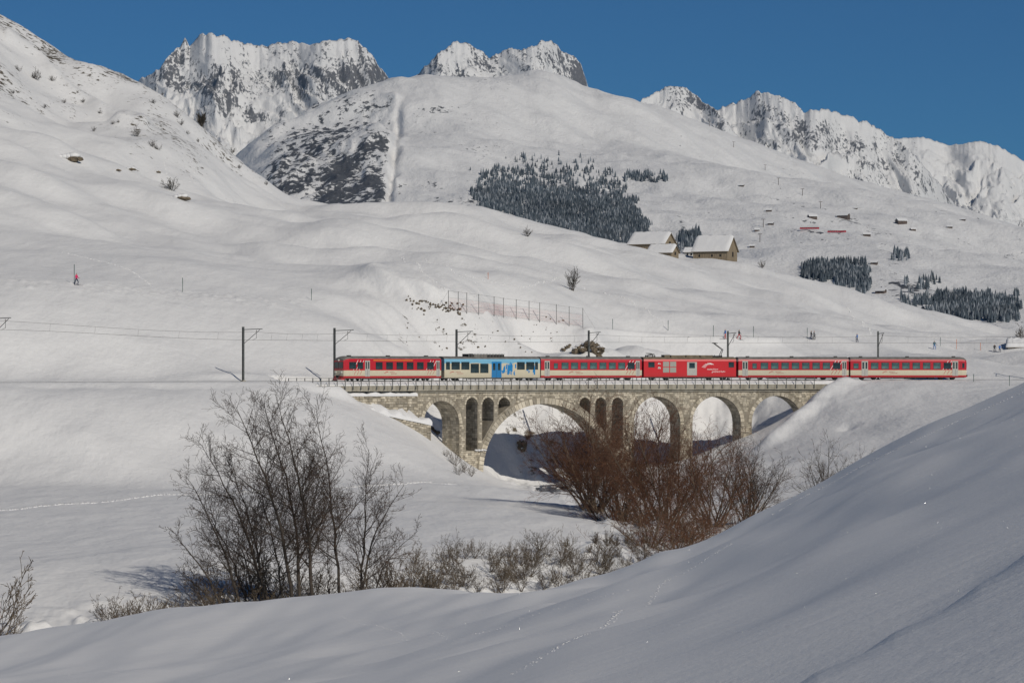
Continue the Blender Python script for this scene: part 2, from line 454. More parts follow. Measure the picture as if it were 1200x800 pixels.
_cornice = np.array([(10, 30), (45, 48), (65, 68), (85, 88), (110, 105), (140, 128), (172, 145)], float)
_berms = [(np.array([(a, 3 * b_) for a, b_ in [(690, 389), (760, 395), (850, 400), (930, 401)]], float), .8, 9.0), (np.array([(a, 3 * b_) for a, b_ in [(436, 318), (468, 333), (508, 345)]], float), 1.5, 16.0), (np.array([(a, 3 * b_) for a, b_ in [(0, 405), (120, 408), (230, 416), (330, 428)]], float), 1.2, 20.0)]
_piste_px = np.array([(-200, 8 * 325), (0, 8 * 331), (100, 8 * 337), (200, 8 * 345), (340, 8 * 355)], float)
_drift = np.array([((a - CX) / F * d, d) for a, d in [(992, 456), (968, 450), (950, 445), (928, 440), (905, 433)]])
_dent = ((993 - CX) / F * 424, 424)
def hB(x, y, fine=True):
    x = np.asarray(x, float); y = np.asarray(y, float)
    px = CX + F * x / y
    z = TB.px(px, y)
    # broad drifts on the open slopes
    far = sst(440, 560, y) * (1 - sst(880, 1000, y))
    z = z + fbm(x / 60, y / 60, 3, 2) * 6.0 * far + fbm((x + .4 * y) / 22, y / 26, 3, 7) * 1.7 * far * sst(505, 545, y)
    left = sst(560, 700, y) * sst(480, 200, px)
    z = z + ridged((x * 0.8 - y * 0.18) / 34, y / 160, 3, 9) * 3.2 * left - 1.6 * left
    for pl_, am_, wd_ in _berms:
        db = poly_dist(px, 3 * (HY - F * z / y), pl_)
        z = z + am_ * np.exp(-(db / wd_) ** 2) * sst(430, 445, y) * (y < 640)
    dc = poly_dist(px, HY - F * z / y, _cornice)
    z = z + 2.6 * np.exp(-(dc / 4.5) ** 2) * sst(600, 680, y) * (y < 900)
    near = 1 - sst(430, 520, y)
    z = z + fbm(x / 18, y / 26, 3, 5) * 0.5 * near * sst(0, 12, poly_dist(x, y, _stream) - 4)
    # lumpy snow along the stream
    ds = poly_dist(x, y, _stream)
    wid = 17 - 8 * sst(235, 275, y)
    gul = (1 - sst(wid * .35, wid, ds))
    z = z + (np.abs(fbm(x / 3.2, y / 3.2, 3, 21)) * 1.5 - 0.35) * gul
    # steep bank between line and fence: runnels
    bank = sst(380, 460, px) * (1 - sst(720, 800, px)) * sst(0, 10, y - track_y(x) - 8) * (1 - sst(500, 520, y))
    z = z + fbm((x + y * 0.7) / 5.0, (y - x * .7) / 22, 3, 31) * 1.1 * bank
    # gully walls behind the arches
    gw = sst(0, 8, y - track_y(x) - 2) * (1 - sst(500, 530, y)) * sst(540, 580, px) * (1 - sst(880, 920, px)) * sst(-2.5, -5.0, z)
    z = z + fbm(x / 4.5, y / 6, 4, 41) * 1.8 * gw
    # the drift at the right abutment
    yt_ = track_y(x)
    dr = poly_dist(x, y, _drift)
    z = z + 1.7 * np.exp(-(dr / 2.3) ** 2) * sst(0, 2.0, yt_ - y - 1.6)
    dn = np.hypot(x - _dent[0], (y - _dent[1]) * .6)
    z = z - 0.7 * np.exp(-(dn / 1.3) ** 2)
    mo = np.exp(-((px - 955) / 55) ** 2) * np.exp(-((y - 443) / 9) ** 2)
    z = z + fbm(x / 6, y / 6, 3, 51) * 0.7 * mo
    # churned edge of the groomed piste
    dp = poly_dist(px, 8 * (HY - F * z / y), _piste_px)
    z = z + np.abs(fbm(x / 1.6, y / 2.2, 3, 64)) * 0.55 * (1 - sst(18, 60, dp)) * (y > 425) * (y < 600)
    # rail bench
    yt = track_y(x)
    slope = (track_y(x + .5) - track_y(x - .5))
    ct = 1 / np.sqrt(1 + slope * slope)
    dist = (y - yt) * ct
    w = (1 - sst(2.4, 6.5, np.abs(dist)))
    s = np.interp(x, _sx, _ss) + (y - yt) * slope * ct
    on = sst(BR0 + 9, BR0 + 3, s) + sst(BR1 - 3, BR1 + 4, s)
    on = np.clip(on, 0, 1)
    zb = ZR - 0.035
    z = z * (1 - w * on) + zb * w * on
    # nothing may rise through the deck
    inbr = (s > BR0) & (s < BR1) & (np.abs(dist) < 7)
    z = np.where(inbr, np.minimum(z, np.where(np.abs(dist) < 2.4, ZR - 1.0, ZR - 0.8)), z)
    if fine:
        z = z + fbm(x / 2.2, y / 3.5, 3, 61) * 0.045
    return z
def hB1(x, y): return float(hB(np.array([x]), np.array([y]))[0])
def fit_ridge(h, want, d0, d1, n=160, cols=70):
    """height correction so that the skyline follows the surveyed ridge"""
    wx = np.array([a for a, _ in want], float); wy = np.array([b_ for _, b_ in want], float)
    pxs = np.linspace(wx[0], wx[-1], cols); D = np.linspace(d0, d1, n)
    PX, DD = np.meshgrid(pxs, D)
    v = HY - F * h((PX - CX) / F * DD, DD) / DD
    i = v.argmin(0); top_ = v.min(0); dr = D[i]
    dz = (top_ - np.interp(pxs, wx, wy)) / F * dr
    k = np.array([.25, .5, .25]); dz = np.convolve(np.pad(dz, 1, mode='edge'), k, 'valid')
    return pxs, dz
_hB0 = hB
_rb = None
def hB(x, y, fine=True):
    z = _hB0(x, y, fine)
    if _rb is not None:
        px = CX + F * np.asarray(x, float) / np.asarray(y, float)
        z = z + np.interp(px, _rb[0], _rb[1]) * sst(640, 760, y) * (1 - sst(960, 1150, y))
    return z
_rb = fit_ridge(lambda x, y: hB(x, y, False), [(-150, -75), (0, 16), (40, 40), (75, 65), (110, 77), (140, 85), (170, 97), (230, 141), (290, 196), (330, 225), (350, 235), (420, 238), (500, 236), (560, 240), (600, 253), (680, 272), (740, 287), (800, 299), (860, 306), (920, 320), (1000, 340), (1100, 366), (1190, 388), (1300, 405)], 700, 1000)
def hitB(px, py, d0=180.0, d1=1200.0, n=1500):
    d = np.geomspace(d0, d1, n)
    x = (px - CX) / F * d
    z = hB(x, d, False)
    vis = HY - F * z / d
    i = np.argmax(vis <= py)
    if vis[i] > py: i = int(np.argmin(np.abs(vis - py)))
    return Vector((x[i], d[i], z[i]))

def polar(name, px0, px1, nc, ds, h, mats, kind='structure', attr=None):
    px = np.linspace(px0, px1, nc)
    PX, D = np.meshgrid(px, ds)
    X = (PX - CX) / F * D
    Z = h(X, D)
    a = None
    if attr: a = {'rock': attr(X, D, Z, PX)}
    o = link(name, grid_mesh(name, X, D, Z, mats, a))
    o['kind'] = kind
    return o

def rockB(X, D, Z, PX):
    PY = HY - F * Z / D
    r = np.zeros_like(X)
    # thin scrub and bare earth along the left ridge and flank
    left = sst(560, 700, D) * sst(420, 330, PX) * sst(262, 200, PY)
    zx = np.gradient(Z, axis=1) / (np.gradient(X, axis=1) + 1e-9)
    r = np.maximum(r, left * (0.335 + 0.20 * fbm((X + .22 * D) / 12, D / 70, 4, 71)))
    crest = left * np.exp(-((D - 840) / 45) ** 2)
    r = np.maximum(r, crest * (0.47 + .12 * fbm(X / 9, D / 20, 3, 75)))
    # bank below the fence and gully walls
    bank = sst(380, 480, PX) * (1 - sst(700, 740, PX)) * sst(420, 408, PY) * sst(352, 366, PY) * (1 - sst(500, 520, D))
    r = np.maximum(r, bank * (0.33 + 0.1 * fbm(X / 8, D / 8, 2, 72)))
    gw = sst(570, 600, PX) * (1 - sst(740, 760, PX)) * sst(468, 480, PY) * (1 - sst(560, 575, PY)) * sst(440, 450, D) * (1 - sst(520, 540, D))
    r = np.maximum(r, gw * (0.40 + 0.15 * fbm(X / 6, D / 6, 2, 73)))
    ds = poly_dist(X, D, _stream)
    r = np.maximum(r, (1 - sst(2, 9, ds)) * (0.30 + 0.15 * fbm(X / 4, D / 4, 2, 74)))
    rim = np.exp(-((PX - 545 - (PY - 530) * .4) / 10) ** 2) * sst(490, 510, PY) * (1 - sst(560, 570, PY)) * sst(400, 430, D)
    r = np.maximum(r, rim * 0.45)
    return r
dsB = np.concatenate([np.linspace(150, 240, 150), np.linspace(240.5, 380, 110)[0:], np.linspace(381, 540, 240), np.geomspace(541.5, 1180, 170)])
valley = polar('snowy_hillside', -190, 1390, 530, dsB, hB, M_HILL, attr=rockB)

# ------------------------------------------------------------------ terrain: foreground slope
_crest = [(640, 690), (720, 683), (762, 668), (800, 654), (870, 620), (950, 575), (1000, 546), (1100, 501), (1200, 456), (1320, 402), (1480, 330)]
CA = []
for _px, _py in _crest:
    for _d in (6, 12, 20, 32, 48, 66, 86, 104, 120):
        _pl = 0.42 * (_px - CX) / F * _d - 0.067 * _d - 1.7
        _pc = 0.42 * (_px - CX) / F * 120 - 0.067 * 120 - 1.7
        _cr = (HY - _py) / F * 120 - _pc
        CA.append(Q(_px, _pl + _cr * (_d / 120.0) ** 1.5, _d))
    _zc = (HY - _py) / F * 120
    CA += [Q(_px, _zc - 2.4, 132), Q(_px, _zc - 8.0, 156), Q(_px, min(-15.0, _zc - 13.0), 185), Q(_px, -20, 210)]
CA += [P(-250, 762, 150), P(0, 745, 150), P(200, 733, 149), P(330, 718, 147), P(480, 706, 140), P(560, 698, 132),
 P(-250, 815, 110), P(0, 800, 106), P(150, 800, 94), P(300, 800, 80), P(450, 800, 60), P(0, 774, 128), P(300, 762, 112), P(480, 750, 98), P(560, 780, 60),
 Q(-250, -6, 30), Q(0, -4.6, 30), Q(300, -3.9, 30), Q(-250, -8.8, 60), Q(0, -7.4, 60), Q(300, -6.1, 55), Q(600, -1.9, 5), Q(100, -2.1, 5), Q(-250, -2.4, 6), Q(0, -2.9, 13), Q(400, -2.7, 14),
 Q(-250, -17.0, 172), Q(0, -17.8, 175), Q(200, -17.8, 176), Q(330, -17.6, 174), Q(480, -17.6, 172), Q(560, -17.0, 168),
 Q(-250, -21, 205), Q(100, -21, 205), Q(330, -21, 205), Q(480, -21, 205)]
TA = TPS(CA, 2e-3)
def hA(x, y):
    px = CX + F * x / y
    z = TA.px(px, y)
    z = z + fbm((x - .12 * y) / 7, (y + .3 * x) / 26, 3, 81) * 0.34 * sst(14, 50, y) + fbm((x * .8 + y * .25) / 3.0, (y - x * .3) / 8, 3, 84) * 0.03
    z = z + 0.45 * np.exp(-(((px - 772) / 24) ** 2) - ((y - 122) / 9) ** 2)
    # a steeper bank to the right of a crease close to the camera
    ex, ey = 2.27, 19.3
    q = ((x - ex) * 3.1 - (y - ey) * 1.68) / math.hypot(3.1, 1.68)
    q = q * 1.0 + 0.25 * perlin(x / 3.0, y / 5.0, 86)
    q = np.minimum(q, 1.15)
    z = np.where(y < 8.5, np.minimum(z, -1.55), z)
    z = z + 0.36 * (np.sqrt(np.maximum(q, 0) ** 2 + 0.0064) - 0.08) * sst(60, 30, y) * sst(4, 13, y) * (q > 0)
    return z
dsA = np.concatenate([np.geomspace(2.5, 24, 40), np.linspace(24.5, 200, 380)])
fg = polar('snow_slope', -260, 1460, 360, dsA, hA, M_SNOW_FG)
def hA1(x, y): return float(hA(np.array([x]), np.array([y]))[0])
def hitA(px, py, d0=24.0, d1=152.0, n=900):
    d = np.linspace(d0, d1, n); x = (px - CX) / F * d
    z = hA(x, d); vis = HY - F * z / d
    i = int(np.argmax(vis <= py))
    return Vector((x[i], d[i], z[i]))

# ------------------------------------------------------------------ terrain: mid mountain
CD = [
 P(200, 260, 4150), P(285, 178, 4350), P(330, 146, 4450), P(380, 121, 4500), P(430, 101, 4550), P(470, 91, 4600), P(500, 88, 4650), P(560, 92, 4700), P(600, 88, 4800), P(640, 80, 4900), P(690, 104, 5000), P(740, 117, 5150), P(800, 137, 5300), P(840, 152, 5400), P(880, 168, 5450), P(930, 187, 5500), P(980, 206, 5600), P(1040, 222, 5700), P(1100, 238, 5800), P(1150, 252, 5900), P(1200, 270, 6000), P(1350, 290, 6200), P(50, 350, 4000),
 P(300, 235, 3700), P(350, 190, 3950), P(400, 170, 4050), P(380, 240, 3600), P(440, 240, 3600), P(450, 160, 4150), P(470, 200, 3800), P(520, 150, 4250), P(560, 210, 3800), P(600, 160, 4250), P(600, 240, 3500), P(680, 190, 4000), P(700, 150, 4500), P(700, 260, 3400), P(770, 220, 3800), P(780, 285, 3200), P(800, 180, 4300), P(870, 240, 3700), P(900, 200, 4300), P(900, 290, 3200), P(960, 300, 3100), P(1000, 260, 3700), P(1000, 320, 2900), P(1100, 290, 3600), P(1100, 345, 2700), P(1190, 320, 3500), P(1190, 375, 2500), P(1190, 295, 4600), P(1060, 252, 4700), P(1350, 380, 2500), P(1350, 300, 4000),
 P(200, 360, 2900), P(500, 300, 3000), P(800, 340, 2500), P(1000, 370, 2200), P(1190, 405, 2000), P(0, 380, 3000), P(1350, 415, 2000), P(400, 340, 2600), P(650, 330, 2600),
 P(200, 330, 4700), P(350, 230, 5000), P(500, 200, 5300), P(640, 200, 5500), P(850, 240, 6000), P(1000, 260, 6300), P(1200, 320, 6600), P(1350, 340, 6700), P(0, 400, 4600),
]
TD = TPS(CD, 6e-3)
def cliffD(px, py):
    return sst(285, 330, px) * sst(475, 462, px) * sst(96, 125, py) * sst(255, 240, py)
def hD(x, y):
    px = CX + F * x / y
    z = TD.px(px, y)
    py = HY - F * z / y
    c = cliffD(px, py)
    z = z + fbm(x / 420, y / 500, 3, 101) * 20 * sst(2300, 3000, y) * sst(5900, 4600, y) + fbm((x + .3 * y) / 110, y / 190, 4, 105) * 11 + ridged((x + .5 * y) / 260, y / 700, 3, 107) * 16 * sst(2500, 3300, y) * sst(5600, 4400, y)
    z = z + ridged(x / 120 + fbm(x / 300, y / 300, 2, 3), y / 200, 4, 108) * 30 * c - 15 * c
    # the couloir to the right of the cliff
    cx = 468 - (py - 130) * 0.10 + 3 * perlin(py / 22, py * 0, 17)
    z = z - 9 * np.exp(-((px - cx) / 4.5) ** 2) * sst(112, 140, py)
    return z
_hD0 = hD
_rd = None
def hD(x, y):
    z = _hD0(x, y)
    if _rd is not None:
        px = CX + F * np.asarray(x, float) / np.asarray(y, float)
        z = z + np.interp(px, _rd[0], _rd[1]) * sst(3900, 4700, y)
    return z
_rd = fit_ridge(hD, [(230, 240), (285, 176), (330, 146), (380, 121), (430, 101), (470, 90), (500, 87), (560, 92), (600, 88), (640, 80), (690, 104), (740, 115), (800, 134), (840, 151), (880, 166), (930, 184), (980, 203), (1040, 220), (1100, 236), (1150, 250), (1200, 268), (1340, 290)], 4200, 6300)
def rockD(X, D, Z, PX):
    PY = HY - F * Z / D
    r = np.full_like(X, 0.305) + 0.17 * fbm(X / 120, D / 200, 4, 111)
    c = cliffD(PX, PY)
    r = r + c * (0.135 + 0.10 * sst(130, 205, PY)) + 0.20 * c * fbm(X / 34, D / 90, 4, 113)
    r = r - 0.6 * np.exp(-((PX - 468 + (PY - 130) * 0.10) / 6) ** 2) * sst(100, 120, PY)
    # bands of rock on the shoulder
    for (a, b, sx, sy, k) in [(520, 128, 26, 6, .20), (500, 215, 30, 8, .13), (645, 170, 40, 5, .10), (440, 125, 30, 10, .10), (760, 210, 22, 4, .22), (800, 265, 8, 14, .2), (990, 258, 40, 5, .14), (960, 270, 60, 6, .1), (1080, 330, 60, 20, .08), (1040, 215, 40, 12, .06)]:
        r = r + k * np.exp(-((PX - a) / sx) ** 2 - ((PY - b) / sy) ** 2)
    smooth = sst(560, 640, PX) * sst(255, 225, PY)
    return r - 0.05 * smooth
dsD = np.concatenate([np.linspace(1900, 3100, 90), np.linspace(3106, 5100, 260), np.linspace(5110, 6600, 110)])
mountain = polar('mountain', 60, 1380, 660, dsD, hD, M_MOUNT, attr=rockD)
def hitD(px, py, n=900):
    d = np.linspace(1950, 6300, n); x = (px - CX) / F * d
    z = hD(x, d); vis = HY - F * z / d
    i = int(np.argmax(vis <= py))
    return Vector((x[i], d[i], z[i]))

# ------------------------------------------------------------------ terrain: far peaks
def peaks(name, ridge, R, drop, seed, rockf, jag=1.0, slope=0.80, ribw=13.0):
    rp = np.array(ridge, float)
    px = np.arange(rp[0, 0] - 40, rp[-1, 0] + 40, 1.1)
    py = np.interp(px, rp[:, 0], rp[:, 1])
    py = np.where(px < rp[0, 0], rp[0, 1] + (rp[0, 0] - px) * 1.2, py)
    py = np.where(px > rp[-1, 0], rp[-1, 1] + (px - rp[-1, 0]) * 1.2, py)
    py = py - jag * (perlin(px / 9.0, px * 0, seed) * 5 + perlin(px / 3.2, px * 0, seed + 1) * 2.2)
    Rv = R + 300 * fbm(px / 90, px * 0 + .5, 2, seed + 2)
    zr = (HY - py) / F * Rv
    t = np.concatenate([[-260, -130, -60, -25, -8, 0], np.linspace(7, drop, 105)])
    T, PX = np.meshgrid(t, px, indexing='ij')
    D = Rv[None, :] - T
    sl = slope * (1 + 0.35 * sst(300, 0, T))
    kk = np.exp(-0.5 * (np.arange(-60, 61) / 16.0) ** 2); kk /= kk.sum()
    zs_ = np.convolve(np.pad(zr, 60, mode='edge'), kk, 'valid')
    fade = np.where(T > 0, np.exp(-np.maximum(T, 0) / 70.0), 1.0)
    Z = zs_[None, :] + (zr - zs_)[None, :] * fade - np.where(T > 0, T * sl * (1 - 0.25 * sst(250, drop, T)), -T * 0.9)
    am = np.clip(T / 130, 0, 1)
    Xm = (PX - CX) / F * R
    warp = fbm(Xm / 190, T / 200, 3, seed + 4) * 0.9
    diag = 0.35 * np.sin(Xm / 420.0 + seed)
    rib = ridged((Xm + diag * T) / (ribw * 11.0) + warp * .8, T / 300 + warp * .6, 5, seed + 6)
    Z = Z + am * (rib - 0.5) * 105 + am * fbm(Xm / 30, T / 40, 3, seed + 9) * 9
    X = (PX - CX) / F * D
    PY = HY - F * Z / D
    gz = np.abs(np.gradient(Z, axis=1) / np.gradient(X, axis=1))
    streak = fbm((Xm + diag * T) / 30 + warp, T / 75, 4, seed + 12)
    rock = 0.365 + 0.20 * streak + 0.10 * sst(0.4, 1.5, gz) + rockf(PX, PY)
    o = link(name, grid_mesh(name, X, D, Z, M_PEAK, {'rock': np.where(T > 2, rock, 0.45)}))
    o['kind'] = 'structure'
    return o
def blobs(lst):
    def f(px, py):
        r = 0
        for (a, b, sx, sy, k) in lst: r = r + k * np.exp(-((px - a) / sx) ** 2 - ((py - b) / sy) ** 2)
        return r
    return f
peaks('jagged_peak', [(150, 108), (167, 92), (187, 80), (200, 62), (211, 55), (216.5, 46), (222, 54), (230, 45), (242, 40), (257, 40), (267, 44), (280, 50), (310, 55), (337, 49), (353, 51), (373, 50), (400, 46), (408, 44), (417, 47), (434, 63), (447, 80), (455, 91), (480, 130)], 8200, 700, 201,
      blobs([(240, 98, 40, 16, .16), (280, 122, 30, 14, .13), (350, 90, 50, 16, .12), (420, 90, 34, 18, .20), (200, 75, 14, 14, .12), (300, 175, 60, 30, -.25), (310, 120, 25, 10, -.1), (297, 140, 14, 6, .25), (205, 120, 30, 14, -.2)]))
peaks('jagged_peak', [(478, 95), (489, 88), (507, 68), (533, 49), (544, 49), (562, 58), (573, 67), (584, 63), (597, 57), (612, 59), (626, 54), (634, 48), (650, 49), (658, 60), (669, 65), (681, 76), (689, 102), (705, 130)], 9000, 420, 231,
      blobs([(676, 88, 16, 22, .25), (565, 75, 14, 12, .12), (640, 70, 22, 16, .06), (520, 78, 18, 14, .02)]), ribw=9.0)
peaks('jagged_peak', [(735, 135), (751, 119), (767, 109), (788, 101), (810, 106), (823, 118), (829, 124), (840, 130)], 8600, 340, 251, blobs([(808, 120, 22, 10, .16), (775, 112, 20, 10, -.05)]), ribw=10)
peaks('jagged_peak', [(815, 145), (829, 128), (849, 126), (871, 117), (888, 108), (905, 112), (923, 117), (944, 132), (962, 126), (983, 134), (1014, 143), (1048, 162), (1065, 176), (1100, 215)], 8800, 560, 271,
      blobs([(900, 131, 26, 9, .10), (950, 155, 32, 13, .15), (990, 172, 30, 9, .14), (1030, 192, 24, 7, .12), (850, 140, 18, 10, -.15), (960, 128, 60, 8, -.14), (1000, 150, 40, 9, -.12), (960, 190, 40, 10, -.2)]))
peaks('jagged_peak', [(1020, 190), (1048, 163), (1061, 161), (1083, 161), (1113, 171), (1148, 165), (1170, 171), (1200, 189), (1240, 200), (1300, 185), (1380, 240)], 9600, 620, 291, blobs([(1150, 200, 120, 60, -.15)]), jag=0.6, slope=.7)


# ------------------------------------------------------------------ stream
M_WATER, nt, b = new_mat('stream_water')
n = noise_node(nt, 1.6, 5)
r = ramp(nt, n.outputs[0], [(0.3, (0.012, 0.014, 0.013, 1)), (0.7, (0.04, 0.04, 0.034, 1))])
nt.links.new(r.outputs[0], b.inputs['Base Color'])
b.inputs['Roughness'].default_value = 0.12
bump(nt, b, n.outputs[0], 0.4, 0.1)
def smooth_poly(pl, per=6):
    out = []
    for i in range(len(pl) - 1):
        p0 = np.array(pl[max(i - 1, 0)]); p1 = np.array(pl[i]); p2 = np.array(pl[i + 1]); p3 = np.array(pl[min(i + 2, len(pl) - 1)])
        for k in range(per):
            t = k / per
            out.append(0.5 * ((2 * p1) + (-p0 + p2) * t + (2 * p0 - 5 * p1 + 4 * p2 - p3) * t * t + (-p0 + 3 * p1 - 3 * p2 + p3) * t ** 3))
    out.append(np.array(pl[-1]))
    return out
mb = MB()
sp = smooth_poly([tuple(p) for p in _stream], 8)
vs = []
for i, p in enumerate(sp):
    t = sp[min(i + 1, len(sp) - 1)] - sp[max(i - 1, 0)]; t = t / np.hypot(*t)
    w = 2.0 + 0.9 * math.sin(i * 0.9) + 0.5 * math.sin(i * 2.3)
    zz = -17.72 if p[1] < 380 else -17.95
    for sgn in (-1, 1):
        vs.append((p[0] - t[1] * w * sgn, p[1] + t[0] * w * sgn, zz))
mb.add(vs, [(2 * i, 2 * i + 1, 2 * i + 3, 2 * i + 2) for i in range(len(sp) - 1)])
o = mb.build('stream', M_WATER); o['kind'] = 'structure'

# ------------------------------------------------------------------ viaduct
def masonry_mat(name, c0, c1, island=True, sc=2.2):
    m, nt, b = new_mat(name)
    n = noise_node(nt, sc, 6, 0.65)
    rr = ramp(nt, n.outputs[0], [(0.28, c0), (0.72, c1)])
    out = rr.outputs[0]
    if island:
        gi = N(nt, 'ShaderNodeNewGeometry')
        ri = ramp(nt, gi.outputs['Random Per Island'], [(0.0, g(0.55)), (0.5, g(0.95)), (1.0, g(1.3))])
        mx = N(nt, 'ShaderNodeMix', data_type='RGBA', blend_type='MULTIPLY'); mx.inputs[0].default_value = 1.0
        nt.links.new(out, mx.inputs[6]); nt.links.new(ri.outputs[0], mx.inputs[7]); out = mx.outputs[2]
    # streaks of damp running down
    tc = N(nt, 'ShaderNodeTexCoord'); mp = N(nt, 'ShaderNodeMapping'); mp.inputs['Scale'].default_value = (1.2, 1.2, 0.08)
    nt.links.new(tc.outputs['Object'], mp.inputs[0])
    n2 = noise_node(nt, 1.0, 5, 0.6, vec=mp.outputs[0])
    r2 = ramp(nt, n2.outputs[0], [(0.35, (0.62, 0.60, 0.56, 1)), (0.6, g(1.0))])
    m2 = N(nt, 'ShaderNodeMix', data_type='RGBA', blend_type='MULTIPLY'); m2.inputs[0].default_value = 0.8
    nt.links.new(out, m2.inputs[6]); nt.links.new(r2.outputs[0], m2.inputs[7])
    nt.links.new(m2.outputs[2], b.inputs['Base Color'])
    b.inputs['Roughness'].default_value = 0.88
    bump(nt, b, n.outputs[0], 0.5, 0.04)
    return m
M_STONE = masonry_mat('granite_blocks', (0.40, 0.355, 0.275, 1), (0.60, 0.545, 0.44, 1))
M_MORTAR = masonry_mat('granite_mortar', (0.22, 0.195, 0.15, 1), (0.35, 0.31, 0.245, 1), island=False, sc=1.4)
M_CONC = masonry_mat('deck_concrete', (0.27, 0.25, 0.20, 1), (0.42, 0.39, 0.32, 1), island=False, sc=1.0)
M_STEEL = plain('galvanised_steel', (0.20, 0.21, 0.21), 0.55, 0.4, 0.25)
M_RAILS = plain('railing_steel', (0.13, 0.13, 0.12), 0.6, 0.3, 0.3)

NEAR, FAR = -2.1, 2.1
ZT = -3.62            # underside of deck slab (world z)
def s_at(px): return s_front(px, NEAR)
class Op: pass
ops = []
def arch(px0, px1, py_crown, kind='arch'):
    o = Op(); o.s0 = s_at(px0); o.s1 = s_at(px1); o.c = (o.s0 + o.s1) / 2; o.r = (o.s1 - o.s0) / 2
    p = tr(o.c, NEAR); o.zc = (HY - py_crown) / F * p.y
    o.rise = o.r; o.kind = kind; o.zb = None
    ops.append(o); return o
A1 = arch(496, 538, 469.5)
AM = arch(566, 712, 473.0, 'main'); AM.rise = 10.4
A4 = arch(743, 797, 464.5); A5 = arch(811.5, 868, 464.0); A6 = arch(881, 940, 463.5)
SW = [arch(a, bb, 465.5, 'slot') for a, bb in [(546, 559.5), (565, 578.5), (584, 597.5), (679, 691.5), (697.5, 710), (717, 730)]]
def top(o, s):
    t = min(1.0, abs(s - o.c) / o.r)
    return o.zc - o.rise + o.rise * math.sqrt(max(0.0, 1 - t * t))
for o_ in SW:
    # slots stop on the back of the main arch, the outer ones at a sill
    bt = []
    for s in (o_.s0, o_.s1):
        if AM.s0 - 1.3 < s < AM.s1 + 1.3:
            t = abs(s - AM.c) / (AM.r + 1.3)
            bt.append(AM.zc - AM.rise + (AM.rise + 1.25) * math.sqrt(max(0, 1 - t * t)))
        else: bt.append(-12.6)
    o_.zb = tuple(max(v, -12.6) for v in bt)
ZG = -21.0
def bottom_of(o, s):
    if o.zb is None: return ZG
    t = (s - o.s0) / (o.s1 - o.s0)
    return o.zb[0] * (1 - t) + o.zb[1] * t
SB0, SB1 = s_at(487), s_at(990)
brks = [SB0, SB1]
for o_ in ops:
    k = 34 if o_.kind == 'main' else (20 if o_.kind == 'arch' else 8)
    for i in range(k + 1): brks.append(o_.c - o_.r * math.cos(math.pi * i / k))
brks += list(np.arange(SB0, SB1, 1.0))
brks = sorted(set(round(v, 4) for v in brks if SB0 <= v <= SB1))
viaduct = empty('viaduct', tr((SB0 + SB1) / 2, 0, -15))
VINV = Matrix.Translation(-viaduct.location)
def tw(s, off, zw):
    p = tr(s, off); return VINV @ Vector((p.x, p.y, zw))
wall = MB()
for a, c in zip(brks[:-1], brks[1:]):
    if c - a < 1e-3: continue
    m = (a + c) / 2
    cuts = [o_ for o_ in ops if o_.s0 - 1e-6 < m < o_.s1 + 1e-6]
    cuts.sort(key=lambda o_: -top(o_, m))
    spans = []      # solid (z at a, z at c) top/bottom pairs
    ta, tc_ = ZT, ZT
    for o_ in cuts:
        spans.append((ta, tc_, top(o_, a), top(o_, c)))
        ta, tc_ = bottom_of(o_, a), bottom_of(o_, c)
    if ta > ZG + 0.1 or tc_ > ZG + 0.1: spans.append((ta, tc_, ZG, ZG))
    for (t0, t1, b0, b1) in spans:
        for off, flip in ((NEAR, False), (FAR, True)):
            q = [tw(a, off, b0), tw(c, off, b1), tw(c, off, t1), tw(a, off, t0)]
            if flip: q = q[::-1]
            wall.add(q, [(0, 1, 2, 3)])
    for o_ in cuts:
        wall.add([tw(a, NEAR, top(o_, a)), tw(c, NEAR, top(o_, c)), tw(c, FAR, top(o_, c)), tw(a, FAR, top(o_, a))], [(3, 2, 1, 0)])
        if o_.zb is not None:
            wall.add([tw(a, NEAR, bottom_of(o_, a)), tw(c, NEAR, bottom_of(o_, c)), tw(c, FAR, bottom_of(o_, c)), tw(a, FAR, bottom_of(o_, a))], [(0, 1, 2, 3)])
for o_ in ops:      # jambs
    for s in (o_.s0, o_.s1):
        z1 = o_.zc - o_.rise; z0 = bottom_of(o_, s)
        if z1 > z0 + 0.05:
            wall.add([tw(s, NEAR, z0), tw(s, FAR, z0), tw(s, FAR, z1), tw(s, NEAR, z1)], [(0, 1, 2, 3)])
for s in (SB0, SB1):
    wall.add([tw(s, NEAR, ZG), tw(s, FAR, ZG), tw(s, FAR, ZT), tw(s, NEAR, ZT)], [(0, 1, 2, 3)])
wall.build('wall', M_MORTAR, viaduct)

